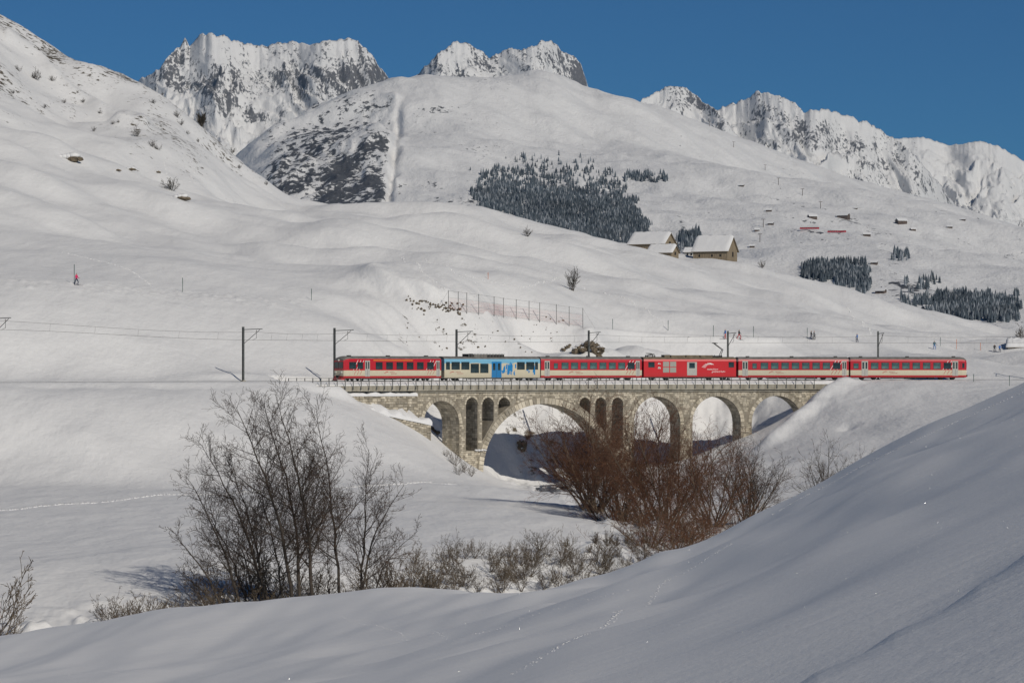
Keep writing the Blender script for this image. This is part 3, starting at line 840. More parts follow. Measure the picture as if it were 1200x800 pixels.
# individual facing stones (a few pixels each: joined per face)
RINGW = {'main': 0.95, 'arch': 0.62, 'slot': 0.34}
def blocked(s, z, pad=0.0):
    for o_ in ops:
        rw = RINGW[o_.kind] + pad
        if o_.kind == 'main':
            t = abs(s - o_.c) / (o_.r + rw)
            if t < 1 and z < o_.zc - o_.rise + (o_.rise + rw) * math.sqrt(1 - t * t): return True
        else:
            if z > o_.zc - o_.rise:
                t = abs(s - o_.c) / (o_.r + rw)
                if t < 1 and z < o_.zc - o_.rise + (o_.rise + rw) * math.sqrt(1 - t * t): return True
            elif abs(s - o_.c) < o_.r + 0.02 and z > bottom_of(o_, s): return True
    return False
rs = random.Random(7)
stones = MB()
def stone(mbb, s0, s1, z0, z1, off, out, j=0.012):
    d = rs.uniform(0.02, 0.075) * out
    p = [tw(s0, off, z0), tw(s1, off, z0), tw(s1, off, z1), tw(s0, off, z1)]
    e = 0.035
    q = [tw(s0 + e, off + d, z0 + e), tw(s1 - e, off + d * rs.uniform(.7, 1.3), z0 + e), tw(s1 - e, off + d, z1 - e), tw(s0 + e, off + d * rs.uniform(.7, 1.3), z1 - e)]
    mbb.add(p + q, [(4, 5, 6, 7), (0, 1, 5, 4), (1, 2, 6, 5), (2, 3, 7, 6), (3, 0, 4, 7)])
z = ZT - 0.02
while z > -20:
    h = rs.uniform(0.26, 0.38)
    s = SB0 + rs.uniform(0, .5)
    while s < SB1 - 0.3:
        l = rs.uniform(0.38, 0.80)
        g0 = 0.018
        pts = [(s + g0, z - g0), (s + l - g0, z - g0), (s + l - g0, z - h + g0), (s + g0, z - h + g0), (s + l / 2, z - h / 2)]
        if not any(blocked(*p) for p in pts) and s + l < SB1:
            stone(stones, s + g0, s + l - g0, z - h + g0, z - g0, NEAR, -1)
        s += l
    z -= h
o = stones.build('wall_stones', M_STONE, viaduct); o['kind'] = 'stuff'
# voussoir rings, one part per arch
for o_ in ops:
    rw = RINGW[o_.kind] - 0.04
    k = {'main': 54, 'arch': 22, 'slot': 9}[o_.kind]
    ring = MB()
    zs = o_.zc - o_.rise
    for i in range(k):
        a0 = math.pi * (i + 0.06) / k; a1 = math.pi * (i + 0.94) / k
        dd = -rs.uniform(0.05, 0.11)
        def rp(a, w, off): return tw(o_.c - (o_.r + w) * math.cos(a), off, zs + (o_.rise + w) * math.sin(a))
        f = [rp(a0, 0.0, NEAR + dd), rp(a1, 0.0, NEAR + dd), rp(a1, rw, NEAR + dd), rp(a0, rw, NEAR + dd)]
        bk = [rp(a0, 0.0, NEAR + .02), rp(a1, 0.0, NEAR + .02), rp(a1, rw, NEAR + .02), rp(a0, rw, NEAR + .02)]
        ring.add(f + bk, [(3, 2, 1, 0), (0, 1, 5, 4), (1, 2, 6, 5), (2, 3, 7, 6), (3, 0, 4, 7)])
    # soffit stones: courses running through the barrel
    for i in range(k):
        for jn in range(6):
            a0 = math.pi * (i + 0.06) / k; a1 = math.pi * (i + 0.94) / k
            y0 = NEAR + 4.2 * (jn + 0.03) / 6; y1 = NEAR + 4.2 * (jn + 0.97) / 6
            dd = -rs.uniform(0.01, 0.04)
            def rq(a, y, w): return tw(o_.c - (o_.r + w) * math.cos(a), y, zs + (o_.rise + w) * math.sin(a))
            f = [rq(a0, y0, dd), rq(a1, y0, dd), rq(a1, y1, dd), rq(a0, y1, dd)]
            ring.add(f, [(0, 1, 2, 3)])
    ro = ring.build('arch_ring', M_STONE, viaduct); ro['kind'] = 'stuff'
# jamb stones
jm = MB()
for o_ in ops:
    s = o_.s1; zz = o_.zc - o_.rise; zlow = max(bottom_of(o_, s), -17)
    while zz - 0.36 > zlow:
        y = NEAR
        while y < FAR - .3:
            l = min(rs.uniform(.5, .95), FAR - y)
            d = rs.uniform(.012, .035)
            jm.add([tw(s - d, y + .02, zz - .34), tw(s - d, y + l - .02, zz - .34), tw(s - d, y + l - .02, zz - .02), tw(s - d, y + .02, zz - .02)], [(0, 1, 2, 3)])
            y += l
        zz -= 0.36
o = jm.build('jamb_stones', M_STONE, viaduct); o['kind'] = 'stuff'
def sweep(mbb, s0, s1, prof, step=1.5, mat=0, inv=True, caps=True):
    n = max(2, int((s1 - s0) / step) + 1)
    ss = np.linspace(s0, s1, n); k = len(prof); vs = []
    for s in ss:
        for (off, zz) in prof:
            p = tr(s, off, zz); vs.append(VINV @ p if inv else p)
    fs = []
    for i in range(n - 1):
        for j in range(k):
            j2 = (j + 1) % k
            fs.append((i * k + j, (i + 1) * k + j, (i + 1) * k + j2, i * k + j2))
    if caps: fs += [tuple(range(k)), tuple((n - 1) * k + j for j in range(k))[::-1]]
    mbb.add(vs, fs, mat)
# deck slabs (profile heights are above rail)
m1 = MB(); sweep(m1, BR0, s_at(487), [(-2.45, -1.55), (-2.45, -0.75), (-2.15, -0.72), (-2.15, -0.95), (2.4, -0.95), (2.4, -1.55)])
m1.build('deck_slab', M_CONC, viaduct)
m1 = MB(); sweep(m1, s_at(487) + 0.03, BR1, [(-2.3, -1.85), (-2.3, -1.62), (-2.6, -1.52), (-2.6, -0.72), (-2.3, -0.69), (-2.3, -0.95), (2.55, -0.95), (2.55, -1.6), (2.2, -1.85)])
m1.build('deck_slab', M_CONC, viaduct)
# snow lying on the deck, with the edge a little ragged
m1 = MB(); sn = np.linspace(BR0 - 0.5, BR1 - 0.4, 190); vs = []; prof0 = [(-2.28, -0.93), (-2.2, -0.55), (-1.7, -0.20), (-0.9, -0.10), (0, -0.06), (1.2, -0.12), (2.2, -0.35), (2.3, -0.93)]
for s in sn:
    for (off, zz) in prof0:
        vs.append(VINV @ tr(s, off, zz + (rs.uniform(-.07, .07) if -.93 < zz < -.08 else 0)))
k = len(prof0)
m1.add(vs, [(i * k + j, (i + 1) * k + j, (i + 1) * k + j + 1, i * k + j + 1) for i in range(len(sn) - 1) for j in range(k - 1)])
m1.build('deck_snow', M_SNOW, viaduct, True)
# snow on a ledge of the first pier
m1 = MB(); s = s_at(563)
for i in range(4):
    m1.blob(tw(s - 0.9 + i * 0.55, NEAR - 0.12, -12.55), 0.3, rs, squash=.5)
m1.build('snow_ledge', M_SNOW, viaduct, True)
tag(viaduct, 'curved granite railway viaduct with one wide arch and smaller arches under a concrete deck', 'bridge')

# railing on the near deck edge, and one on the far edge
def railing(off, label):
    r = empty('bridge_railing', tr((BR0 + BR1) / 2, off, -1))
    inv = Matrix.Translation(-r.location)
    n = int((BR1 - BR0) / 1.62)
    ss = np.linspace(BR0 + 0.2, BR1 - 6.0, n)
    for i, s in enumerate(ss):
        pm = MB(); th = tr_th(s); j = rs.uniform(-.02, .02)
        M = inv @ Matrix.Translation(tr(s, off)) @ Matrix.Rotation(th, 4, 'Z')
        sg = -1 if off < 0 else 1
        pm.box(-.045, .045, -.045, .045, -1.25, 0.42 + j, 0, M)
        pm.box(-.09, .09, -.02 - .03 * sg, .02 - .03 * sg, -1.3, -0.98, 0, M)
        pm.build('railing_post', M_RAILS, r)
    for zz, w in ((0.34, .026), (-0.08, .02), (-0.45, .02)):
        rm = MB(); rm.tube([inv @ tr(s, off, zz) for s in np.linspace(ss[0], ss[-1], 90)], w, 4); rm.build('railing_rail', M_RAILS, r)
    tag(r, label, 'railing')
railing(-2.72, 'steel post railing along the sunny edge of the viaduct deck')
railing(2.68, 'steel post railing on the far edge of the viaduct deck behind the train')

# rails
for k_, off in enumerate((-0.5, 0.5)):
    m1 = MB(); sweep(m1, s_of_px(-150), s_of_px(1360), [(off - .035, -.14), (off - .035, 0), (off + .035, 0), (off + .035, -.14)], 2.5, inv=False)
    o = m1.build('rail', M_RAILS); tag(o, ['snowed-in steel running rail under the sunlit side of the red train', 'snowed-in steel running rail under the shaded far side of the red train'][k_], 'rail', 'running rails of the line')

# retaining walls by the left abutment
def retaining(px0, px1, off, ztop0, ztop1, hgt, thick, label, capk=1.0):
    s0, s1 = s_front(px0, off), s_front(px1, off)
    root = empty('retaining_wall', tr((s0 + s1) / 2, off, ztop0 - hgt)); inv = Matrix.Translation(-root.location)
    n = max(3, int((s1 - s0) / .8))
    ss = np.linspace(s0, s1, n)
    def zt(s): t = (s - s0) / (s1 - s0); return ztop0 * (1 - t) + ztop1 * t
    core = MB()
    for a, c in zip(ss[:-1], ss[1:]):
        za, zc = zt(a), zt(c)
        v = [inv @ tr(a, off, za - hgt), inv @ tr(c, off, zc - hgt), inv @ tr(c, off, zc), inv @ tr(a, off, za), inv @ tr(a, off + thick, za - hgt), inv @ tr(c, off + thick, zc - hgt), inv @ tr(c, off + thick, zc), inv @ tr(a, off + thick, za)]
        core.add(v, [(0, 1, 2, 3), (5, 4, 7, 6), (3, 2, 6, 7), (0, 3, 7, 4), (1, 5, 6, 2)])
    core.build('wall_core', M_MORTAR, root)
    st = MB()
    nrow = int(hgt / .42)
    for i in range(nrow):
        s = s0 + rs.uniform(0, .3)
        while s < s1 - .3:
            l = min(rs.uniform(.45, 1.1), s1 - s); za = zt(s + l / 2) - i * .42
            d = rs.uniform(.04, .14)
            if rs.random() < .9:
                st.add([inv @ tr(s + .03, off, za - .4), inv @ tr(s + l - .03, off, za - .4), inv @ tr(s + l - .03, off, za - .03), inv @ tr(s + .03, off, za - .03),
                        inv @ tr(s + .07, off - d, za - .36), inv @ tr(s + l - .07, off - d, za - .36), inv @ tr(s + l - .07, off - d, za - .07), inv @ tr(s + .07, off - d, za - .07)],
                       [(4, 5, 6, 7), (0, 1, 5, 4), (1, 2, 6, 5), (2, 3, 7, 6), (3, 0, 4, 7)])
            s += l
    so = st.build('wall_stones', M_STONE, root); so['kind'] = 'stuff'
    cap = MB(); vs = []; ps = [(-.20, -.04), (-.18, .22 * capk), (.15, .42 * capk), (thick * .6, .6 * capk), (thick + .1, .8 * capk)]
    nn = n * 2
    for s in np.linspace(s0 - .1, s1 + .1, nn):
        for (o2, zz) in ps: vs.append(inv @ tr(s, off + o2 + rs.uniform(-.04, .04), zt(s) + zz * (1 + .9 * float(perlin(s * .7, o2 * .3, 5))) * rs.uniform(.85, 1.2)))
    cap.add(vs, [(i * 5 + j, (i + 1) * 5 + j, (i + 1) * 5 + j + 1, i * 5 + j + 1) for i in range(nn - 1) for j in range(4)])
    cap.build('snow_cap', M_SNOW, root, True)
    tag(root, label, 'wall')
retaining(400, 488, -2.3, -2.2, -2.25, 3.5, 1.6, 'rough stone retaining wall directly under the deck beside the first small arch')
retaining(434, 505, -4.6, -4.6, -6.6, 3.4, 2.2, 'lower stepped stone retaining wall with a thick snow cap by the first arch', 1.7)

# ------------------------------------------------------------------ catenary
M_MAST = plain('mast_steel', (0.10, 0.105, 0.10), 0.6, 0.3, 0.25)
M_WIRE = plain('wire', (0.06, 0.055, 0.05), 0.6, 0.3, 0.2)
M_INS = plain('insulator', (0.07, 0.045, 0.035), 0.35)
MPX = [-8, 285, 392, 535, 690, 853, 1029, 1215]
def mast_proto():
    r = empty('catenary_mast')
    m = MB()
    for y0, y1 in ((-.14, -.11), (.11, .14)): m.box(-.12, .12, y0, y1, -2.2, 7.75)
    m.box(-.015, .015, -.109, .109, -2.2, 7.74)
    m.build('pole', M_MAST, r)
    m = MB(); m.bar((0, -.14, 7.35), (0, -4.25, 7.42), .05); m.build('arm', M_MAST, r)
    m = MB(); m.bar((0, -.14, 5.35), (0, -3.7, 7.30), .045); m.build('strut', M_MAST, r)
    m = MB(); m.bar((0, -2.95, 6.85), (0, -2.95, 6.1), .03); m.bar((0, -2.95, 6.1), (0, -2.0, 5.85), .025); m.build('steady_arm', M_MAST, r)
    m = MB()
    for k in range(4): m.tube([(0, -2.95, 6.98 + k * .07), (0, -2.95, 7.03 + k * .07)], [.09, .05], 8, 0, True)
    m.build('insulator', M_INS, r)
    m = MB(); m.box(-.3, .3, -.3, .3, -2.2, .12); m.build('footing', M_CONC, r)
    return r
mp_ = mast_proto()
mast_labels = ['catenary mast on the snow bench whose arm alone reaches into view beyond the piste skier', 'lone catenary mast standing on the snow bench before the viaduct railing begins',
               'catenary mast beside the driving cab of the first red coach', 'catenary mast behind the joint of first red coach and blue and cream coach',
               'catenary mast in front of the brown rock outcrop behind the train', 'catenary mast behind the pantograph end of the red motor car',
               'catenary mast behind the last red coach of the train', 'catenary mast on the plateau beyond the tail of the train']
MAST_S = []
def lift_at(px): return 1.1 * float(sst(285, -10, px))
for i, px in enumerate(MPX):
    s = s_front(px, 2.75); MAST_S.append(s)
    r = mp_ if i == 0 else copy_tree(mp_)
    r.location = tr(s, 2.75, 0); r.location.z += lift_at(px)
    r.rotation_euler = (0, 0, tr_th(s))
    tag(r, mast_labels[i], 'mast', 'catenary masts along the line')
cat = empty('overhead_line', tr(MAST_S[3], 0, 5.9)); inv = Matrix.Translation(-cat.location)
mess = MB(); cont = MB(); drop = MB()
s_all = [MAST_S[0] - 45] + MAST_S + [MAST_S[-1] + 40]
for a, c in zip(s_all[:-1], s_all[1:]):
    pa = []; pb = []
    for i in range(13):
        t = i / 12; s = a + (c - a) * t
        px = CX + F * tr(s).x / tr(s).y
        l = lift_at(px)
        pa.append(inv @ (tr(s, -0.2, 7.0 - 0.55 * 4 * t * (1 - t) * .5) + Vector((0, 0, l))))
        pb.append(inv @ (tr(s, 0.0, 5.85) + Vector((0, 0, l))))
        if i in (2, 4, 6, 8, 10): drop.tube([pa[-1], pb[-1]], .012, 3)
    mess.tube(pa, .02, 3); cont.tube(pb, .022, 3)
mess.build('messenger_wire', M_WIRE, cat); cont.build('contact_wire', M_WIRE, cat); dr = drop.build('dropper_wires', M_WIRE, cat); dr['kind'] = 'stuff'
tag(cat, 'overhead contact line with droppers strung between the catenary masts', 'power line')

# ------------------------------------------------------------------ train
def paint(name, col, rough=0.35, var=.05, dirt=.35):
    m, nt, b = new_mat(name)
    tc = N(nt, 'ShaderNodeTexCoord')
    n = noise_node(nt, 1.2, 6, .6, vec=tc.outputs['Object'])
    r = ramp(nt, n.outputs[0], [(.3, tuple(x * (1 - var) for x in col) + (1,)), (.7, tuple(min(1, x * (1 + var)) for x in col) + (1,))])
    # road grime towards the sills
    sx = N(nt, 'ShaderNodeSeparateXYZ'); nt.links.new(tc.outputs['Object'], sx.inputs[0])
    mr = N(nt, 'ShaderNodeMapRange'); mr.inputs['From Min'].default_value = .3; mr.inputs['From Max'].default_value = 1.3
    mr.inputs['To Min'].default_value = dirt; mr.inputs['To Max'].default_value = .03
    nt.links.new(sx.outputs[2], mr.inputs['Value'])
    ml = N(nt, 'ShaderNodeMath', operation='MULTIPLY'); nt.links.new(mr.outputs[0], ml.inputs[0]); nt.links.new(n.outputs[0], ml.inputs[1])
    mx = N(nt, 'ShaderNodeMix', data_type='RGBA'); nt.links.new(ml.outputs[0], mx.inputs[0]); nt.links.new(r.outputs[0], mx.inputs[6]); mx.inputs[7].default_value = (.09, .075, .06, 1)
    nt.links.new(mx.outputs[2], b.inputs['Base Color'])
    b.inputs['Roughness'].default_value = rough
    b.inputs['Coat Weight'].default_value = .15
    return m
M_RED = paint('red_paint', (.46, .012, .022))
M_RED2 = paint('bright_red_paint', (.55, .014, .018))
M_CREAM = paint('cream_paint', (.58, .52, .38))
M_LBLUE = paint('light_blue_paint', (.18, .42, .58))
M_BLUE = paint('blue_paint', (.01, .20, .48))
M_ROOF = plain('roof_grey', (.16, .15, .135), .7, 0, .3, 1.2)
M_ROOFB = plain('roof_brown', (.15, .12, .08), .8, 0, .35, 2)
M_DARK = plain('underframe_black', (.022, .02, .018), .8, 0, .3)
M_DOOR = plain('door_grey', (.42, .41, .37), .45, 0, .1)
M_WHITE = plain('white_paint', (.78, .77, .74), .5, 0, .04)
M_YEL = plain('yellow_orange_line', (.75, .30, .03), .5, 0, .05)
M_RUB = plain('window_rubber', (.02, .02, .02), .6)
M_BRIGHT = plain('wheel_steel', (.10, .09, .08), .5, .6)
M_LOUV = plain('louvre_grey', (.34, .33, .29), .6, 0, .15, 8)
M_GLASS, nt, b = new_mat('window_glass')
n = noise_node(nt, .9, 3); r = ramp(nt, n.outputs[0], [(.35, (.03, .055, .055, 1)), (.65, (.12, .20, .19, 1))])  # teal base stands in for the greenish light the panes reflect
nt.links.new(r.outputs[0], b.inputs['Base Color']); b.inputs['Roughness'].default_value = .08; b.inputs['Specular IOR Level'].default_value = .8
M_GLASSD, nt, b = new_mat('dark_window_glass')
n = noise_node(nt, .9, 3); r = ramp(nt, n.outputs[0], [(.35, (.008, .011, .013, 1)), (.65, (.035, .05, .055, 1))])
nt.links.new(r.outputs[0], b.inputs['Base Color']); b.inputs['Roughness'].default_value = .08; b.inputs['Specular IOR Level'].default_value = .7
M_LAMP, nt, b = new_mat('headlight'); n = noise_node(nt, 5); r = ramp(nt, n.outputs[0], [(.3, (.7, .68, .6, 1)), (.7, (.9, .88, .8, 1))]); nt.links.new(r.outputs[0], b.inputs['Base Color']); b.inputs['Roughness'].default_value = .15

PROF = [(-1.20, .36), (-1.30, .42), (-1.325, .70), (-1.325, 1.52), (-1.325, 2.95), (-1.265, 3.22)]
RPROF = [(-1.27, 3.22), (-1.20, 3.33), (-.98, 3.46), (-.5, 3.58), (0, 3.62), (.5, 3.58), (.98, 3.46), (1.20, 3.33), (1.27, 3.22)]
def loft(mbb, xs, prof, scal, mats=None, mirror=False, closed=False):
    """xs stations, prof list (y,z), scal(i)->(y scale, z drop)"""
    k = len(prof); vs = []
    for i, x in enumerate(xs):
        sy, dz = scal[i]
        for (y, z) in prof: vs.append((x, y * sy, z - dz * max(0, (z - 1.5) / 2)))
    for i in range(len(xs) - 1):
        for j in range(k - 1 if not closed else k):
            j2 = (j + 1) % k
            mbb.add([vs[i * k + j], vs[(i + 1) * k + j], vs[(i + 1) * k + j2], vs[i * k + j2]], [(0, 1, 2, 3)] if not mirror else [(3, 2, 1, 0)], mats[j] if mats else 0)
    return vs
def text_mesh(txt, size, name, mat, shear=0.0, ext=.004):
    cu = bpy.data.curves.new(name, 'FONT'); cu.body = txt; cu.size = size; cu.shear = shear; cu.extrude = ext; cu.resolution_u = 2
    ob = bpy.data.objects.new(name, cu); COL.objects.link(ob)
    dg = bpy.context.evaluated_depsgraph_get()
    me = bpy.data.meshes.new_from_object(ob.evaluated_get(dg))
    bpy.data.objects.remove(ob); bpy.data.curves.remove(cu)
    me.materials.clear(); me.materials.append(mat); me.name = name
    return me
TXT = {}
def put_text(root, txt, size, x, z, mat, side=-1, shear=.2, name='lettering', yoff=1.333):
    key = (txt, size, mat.name)
    if key not in TXT: TXT[key] = text_mesh(txt, size, name, mat, shear)
    o = link(name, TXT[key], root)
    o.location = (x, side * yoff, z)
    o.rotation_euler = (math.radians(90), 0, 0 if side < 0 else math.pi)
    return o
_mc = {}
def box_mesh(key, size, mat, name):
    k = (key, tuple(round(v, 3) for v in size), mat.name)
    if k not in _mc:
        m = MB(); m.box(-size[0] / 2, size[0] / 2, -size[1] / 2, size[1] / 2, -size[2] / 2, size[2] / 2)
        _mc[k] = m.mesh(name, mat)
    return _mc[k]
def frame_mesh(w, h, t=.055):
    k = ('frame', round(w, 3), round(h, 3))
    if k not in _mc:
        m = MB(); d = .016
        m.box(-w / 2, w / 2, -d, d, h / 2 - t, h / 2); m.box(-w / 2, w / 2, -d, d, -h / 2, -h / 2 + t)
        m.box(-w / 2, -w / 2 + t, -d, d, -h / 2 + t, h / 2 - t); m.box(w / 2 - t, w / 2, -d, d, -h / 2 + t, h / 2 - t)
        if w > .8 and h < 1.3: m.box(-w / 2 + t, w / 2 - t, -d * .8, d * .8, h / 2 - .34, h / 2 - .31)
        _mc[k] = m.mesh('window', M_RUB)
    return _mc[k]
def window(root, x0, x1, z0, z1, dark=False, y=1.327, sides=(-1, 1)):
    for sd in sides:
        f = link('window', frame_mesh(x1 - x0, z1 - z0), root); f.location = ((x0 + x1) / 2, sd * y, (z0 + z1) / 2)
        p = link('pane', box_mesh('pane', (x1 - x0 - .1, .018, z1 - z0 - .1), M_GLASSD if dark else M_GLASS, 'pane'), f)
def door(root, x0, x1, z0=.62, z1=2.98, mat=None, glass=True, leaves=2):
    for sd in (-1, 1):
        w = x1 - x0
        d = link('door', box_mesh('door', (w, .03, z1 - z0), mat or M_DOOR, 'door'), root); d.location = ((x0 + x1) / 2, sd * 1.33, (z0 + z1) / 2)
        for k in range(leaves):
            lw = w / leaves
            cx = -w / 2 + lw * (k + .5)
            if glass:
                p = link('pane', box_mesh('dpane', (lw * .5, .04, 1.05), M_GLASSD, 'pane'), d); p.location = (cx, 0, .45)
        if leaves == 2:
            g_ = link('door_gap', box_mesh('dgap', (.03, .036, z1 - z0 - .02), M_RUB, 'door_gap'), d)
def bogies(root, L, xs=None, base=1.9):
    for bx in (xs or (-L * .34, L * .34)):
        m = MB()
        for sd in (-1, 1):
            m.box(bx - 1.35, bx + 1.35, sd * .98 - .06, sd * .98 + .06, .42, .62)
            m.box(bx - .35, bx + .35, sd * .98 - .10, sd * .98 + .10, .25, .45)
            for wx in (-base / 2, base / 2): m.box(bx + wx - .16, bx + wx + .16, sd * 1.0 - .1, sd * 1.0 + .1, .25, .55)
        m.box(bx - .2, bx + .2, -.9, .9, .4, .6)
        bo = m.build('bogie', M_DARK, root)
        for wx in (-base / 2, base / 2):
            wm = MB()
            for sd in (-1, 1): wm.lathe_x(bx + wx, .37, sd * .5 - .05, sd * .5 + .05, .37, 16)
            wm.bar((bx + wx, -.5, .37), (bx + wx, .5, .37), .07)
            wm.build('wheelset', M_BRIGHT, bo)
def underframe(root, L, r):
    m = MB(); m.box(-L / 2 + .3, L / 2 - .3, -1.0, 1.0, .30, .45)
    x = -L * .22
    while x < L * .2:
        w = r.uniform(.7, 1.8); m.box(x, x + w, -1.1, -.3, .22 - r.uniform(0, .08), .37); m.box(x, x + w * .8, .3, 1.1, .2, .37); x += w + r.uniform(.2, .6)
    m.build('underframe', M_DARK, root)
    for sx in (-1, 1):
        m = MB(); m.box(sx * (L / 2 + .02) - .25, sx * (L / 2 + .02) + .25, -.12, .12, .52, .74); m.box(sx * (L / 2 + .3) - .05, sx * (L / 2 + .3) + .05, -.28, .28, .46, .80); m.build('coupler', M_DARK, root)
def shell(root, L, bands, roofmat=None, cab=0, roofdrop=.0):
    """bands: material per profile segment; cab -1/+1 rounds that end"""
    xs = [-L / 2, -L / 2 + .25, -L / 2 + .8, L / 2 - .8, L / 2 - .25, L / 2]; sc = [(1, 0)] * 6
    if cab < 0: sc = [(.80, .30), (.93, .12), (1, 0), (1, 0), (1, 0), (1, 0)]
    if cab > 0: sc = [(1, 0)] * 3 + [(1, 0), (.93, .12), (.80, .30)]
    mats = []
    idx = []
    for bm in bands:
        if bm not in mats: mats.append(bm)
        idx.append(mats.index(bm))
    m = MB()
    v1 = loft(m, xs, PROF, sc, idx)
    v2 = loft(m, xs, [(-y, z) for y, z in PROF], sc, idx, True)
    k = len(PROF)
    for e in (0, len(xs) - 1):
        for j in range(k - 1):
            m.add([v1[e * k + j], v1[e * k + j + 1], v2[e * k + j + 1], v2[e * k + j]], [(0, 1, 2, 3) if e == 0 else (3, 2, 1, 0)], idx[j])
    m.build('body', mats, root)
    m = MB(); vr = loft(m, xs, RPROF, sc)
    kk = len(RPROF)
    m.add([vr[j] for j in range(kk)], [tuple(range(kk))]); m.add([vr[(len(xs) - 1) * kk + j] for j in range(kk)], [tuple(range(kk))[::-1]])
    m.build('roof', roofmat or M_ROOF, root)
def gangway(root, L, sx):
    m = MB()
    for k in range(5): m.box(sx * (L / 2 + .02 + k * .09) - .035, sx * (L / 2 + .02 + k * .09) + .035, -.55 - .03 * (k % 2), .55 + .03 * (k % 2), .75, 2.85 + .03 * (k % 2))
    m.build('gangway', M_RUB, root)
def stripes(root, x, mat=None):
    for sd in (-1, 1):
        for k in range(3):
            m = MB(); xx = x + k * .55
            y = sd * 1.334
            m.add([(xx, y, 1.55), (xx + .07, y, 1.55), (xx + 1.0, y, 3.0), (xx + .90, y, 3.0)], [(0, 1, 2, 3)])
            m.add([(xx + .16, y, .85), (xx + .22, y, .85), (xx + .62, y, 1.5), (xx + .54, y, 1.5)], [(0, 1, 2, 3)], 1)
            m.build('stripe', [mat or M_WHITE, M_RED], root)
def mountain_logo(root, x, z, s, mat, y=1.334):
    for sd in (-1, 1):
        m = MB()
        for k in range(4):
            a = k * .12 * s
            p = [(0 + a, 0 - k * .03 * s), (.5 * s + a, .42 * s), (.62 * s + a, .30 * s), (.78 * s + a, .52 * s), (1.25 * s + a, .34 * s)]
            for (x0, z0), (x1, z1) in zip(p[:-1], p[1:]):
                m.add([(x + x0, sd * y, z + z0), (x + x1, sd * y, z + z1), (x + x1, sd * y, z + z1 + .05 * s), (x + x0, sd * y, z + z0 + .05 * s)], [(0, 1, 2, 3)])
        m.build('emblem', mat, root)
def car_root(px0, px1, label, off=-1.3):
    s0 = s_front(px0, off); s1 = s_front(px1, off)
    a, c = tr(s0), tr(s1); mid = (a + c) / 2
    r = empty('rail_coach', mid, math.atan2(c.y - a.y, c.x - a.x))
    tag(r, label, 'train car', 'vehicles of the red train on the viaduct')
    return r, (c - a).length
STD = [M_RED, M_RED, M_CREAM, M_RED, M_RED]
RV = random.Random(3)
def roof_bits(root, L, n=3):
    for k in range(n):
        m = MB(); x = -L * .4 + L * .8 * k / max(1, n - 1); m.box(x - .25, x + .25, -.22, .22, 3.58, 3.74); m.build('roof_vent', M_DARK, root)
def lettering(root, x, mat):
    mountain_logo(root, x, 1.05, .55, mat)
    for sd in (-1, 1):
        put_text(root, 'matterhorn', .20, x + 1.1 if sd < 0 else x + 2.6, 1.22, mat, sd)
        put_text(root, 'gotthard bahn', .20, x + 1.35 if sd < 0 else x + 3.0, .98, mat, sd)
def std_coach(px0, px1, label, cab=0, wins=None, first=False):
    root, L = car_root(px0, px1, label)
    shell(root, L, STD, cab=cab)
    underframe(root, L, RV); bogies(root, L); roof_bits(root, L)
    return root, L
# 1: driving coach at the left, cab to the left
r1, L = std_coach(404, 516.5, 'red and cream driving coach leading the train with an orange line above its windows', cab=-1)
x0 = -L / 2
def fx(t): return x0 + L * t          # fraction of length
window(r1, fx(.045), fx(.115), 1.72, 2.75, True); window(r1, fx(.130), fx(.185), 1.72, 2.72, True)
door(r1, fx(.205), fx(.255))
for k in range(6):
    a = fx(.315 + k * .107); window(r1, a, a + 1.32, 1.66, 2.74, True)
door(r1, fx(.948), fx(.985))
for sd in (-1, 1):
    m = MB(); m.box(fx(.29), fx(.70), sd * 1.327 - .006, sd * 1.327 + .006, 2.95, 3.04); m.build('first_class_line', M_YEL, r1)
stripes(r1, fx(.84)); stripes(r1, fx(.085)); lettering(r1, fx(.40), M_RED); gangway(r1, L, 1)
m = MB()
for yy in (-.95, .05): m.box(x0 - .055, x0 - .02, yy, yy + .9, 1.85, 2.75)
m.build('windscreen', M_GLASSD, r1)
for yy, zz in ((-.82, 1.25), (.82, 1.25), (0, 3.02)):
    m = MB(); m.lathe_x(0, 0, -.05, .05, .13, 10); o = m.build('headlight', M_LAMP, r1); o.location = (x0 - .05, yy * .8, zz); o.rotation_euler = (0, 0, math.radians(90))
m = MB(); m.box(x0 - .35, x0 + .4, -1.0, 1.0, .12, .42); m.build('snow_plough', M_RED, r1)
# 2: blue and cream low floor coach
r2, L = car_root(521.5, 632, 'cream low-floor coach splashed with blue paint, with blue double doors and roof boxes')
shell(r2, L, [M_CREAM, M_CREAM, M_CREAM, M_LBLUE, M_LBLUE], M_ROOF)
underframe(r2, L, RV); bogies(r2, L, (-L * .40, L * .38))
x0 = -L / 2
def zx(v): return x0 + L * (v - 645) / (1090 - 645)
# cream lower part of the window band, its upper edge uneven
for sd in (-1, 1):
    m = MB(); edge = []
    nn = 60
    for i in range(nn + 1):
        x = -L / 2 + .02 + (L - .04) * i / nn; edge.append((x, 2.55 + .25 * float(fbm(x * .7, .3 + sd, 3, 5))))
    for (xa, za), (xb, zb) in zip(edge[:-1], edge[1:]):
        m.add([(xa, sd * 1.3275, 1.515), (xb, sd * 1.3275, 1.515), (xb, sd * 1.3275, zb), (xa, sd * 1.3275, za)], [(0, 1, 2, 3)])
    m.build('cream_panel', M_CREAM, r2)
for a, c in ((652, 670), (677, 715), (722, 759), (981, 1017), (1024, 1062), (1066, 1080)): window(r2, zx(a), zx(c), 1.62, 2.78, True, 1.334)
for a, c in ((765, 803), (809, 847)): window(r2, zx(a), zx(c), 1.12, 2.52, True, 1.334)
door(r2, zx(862), zx(908), .40, 2.82, M_BLUE)
rb = random.Random(4)
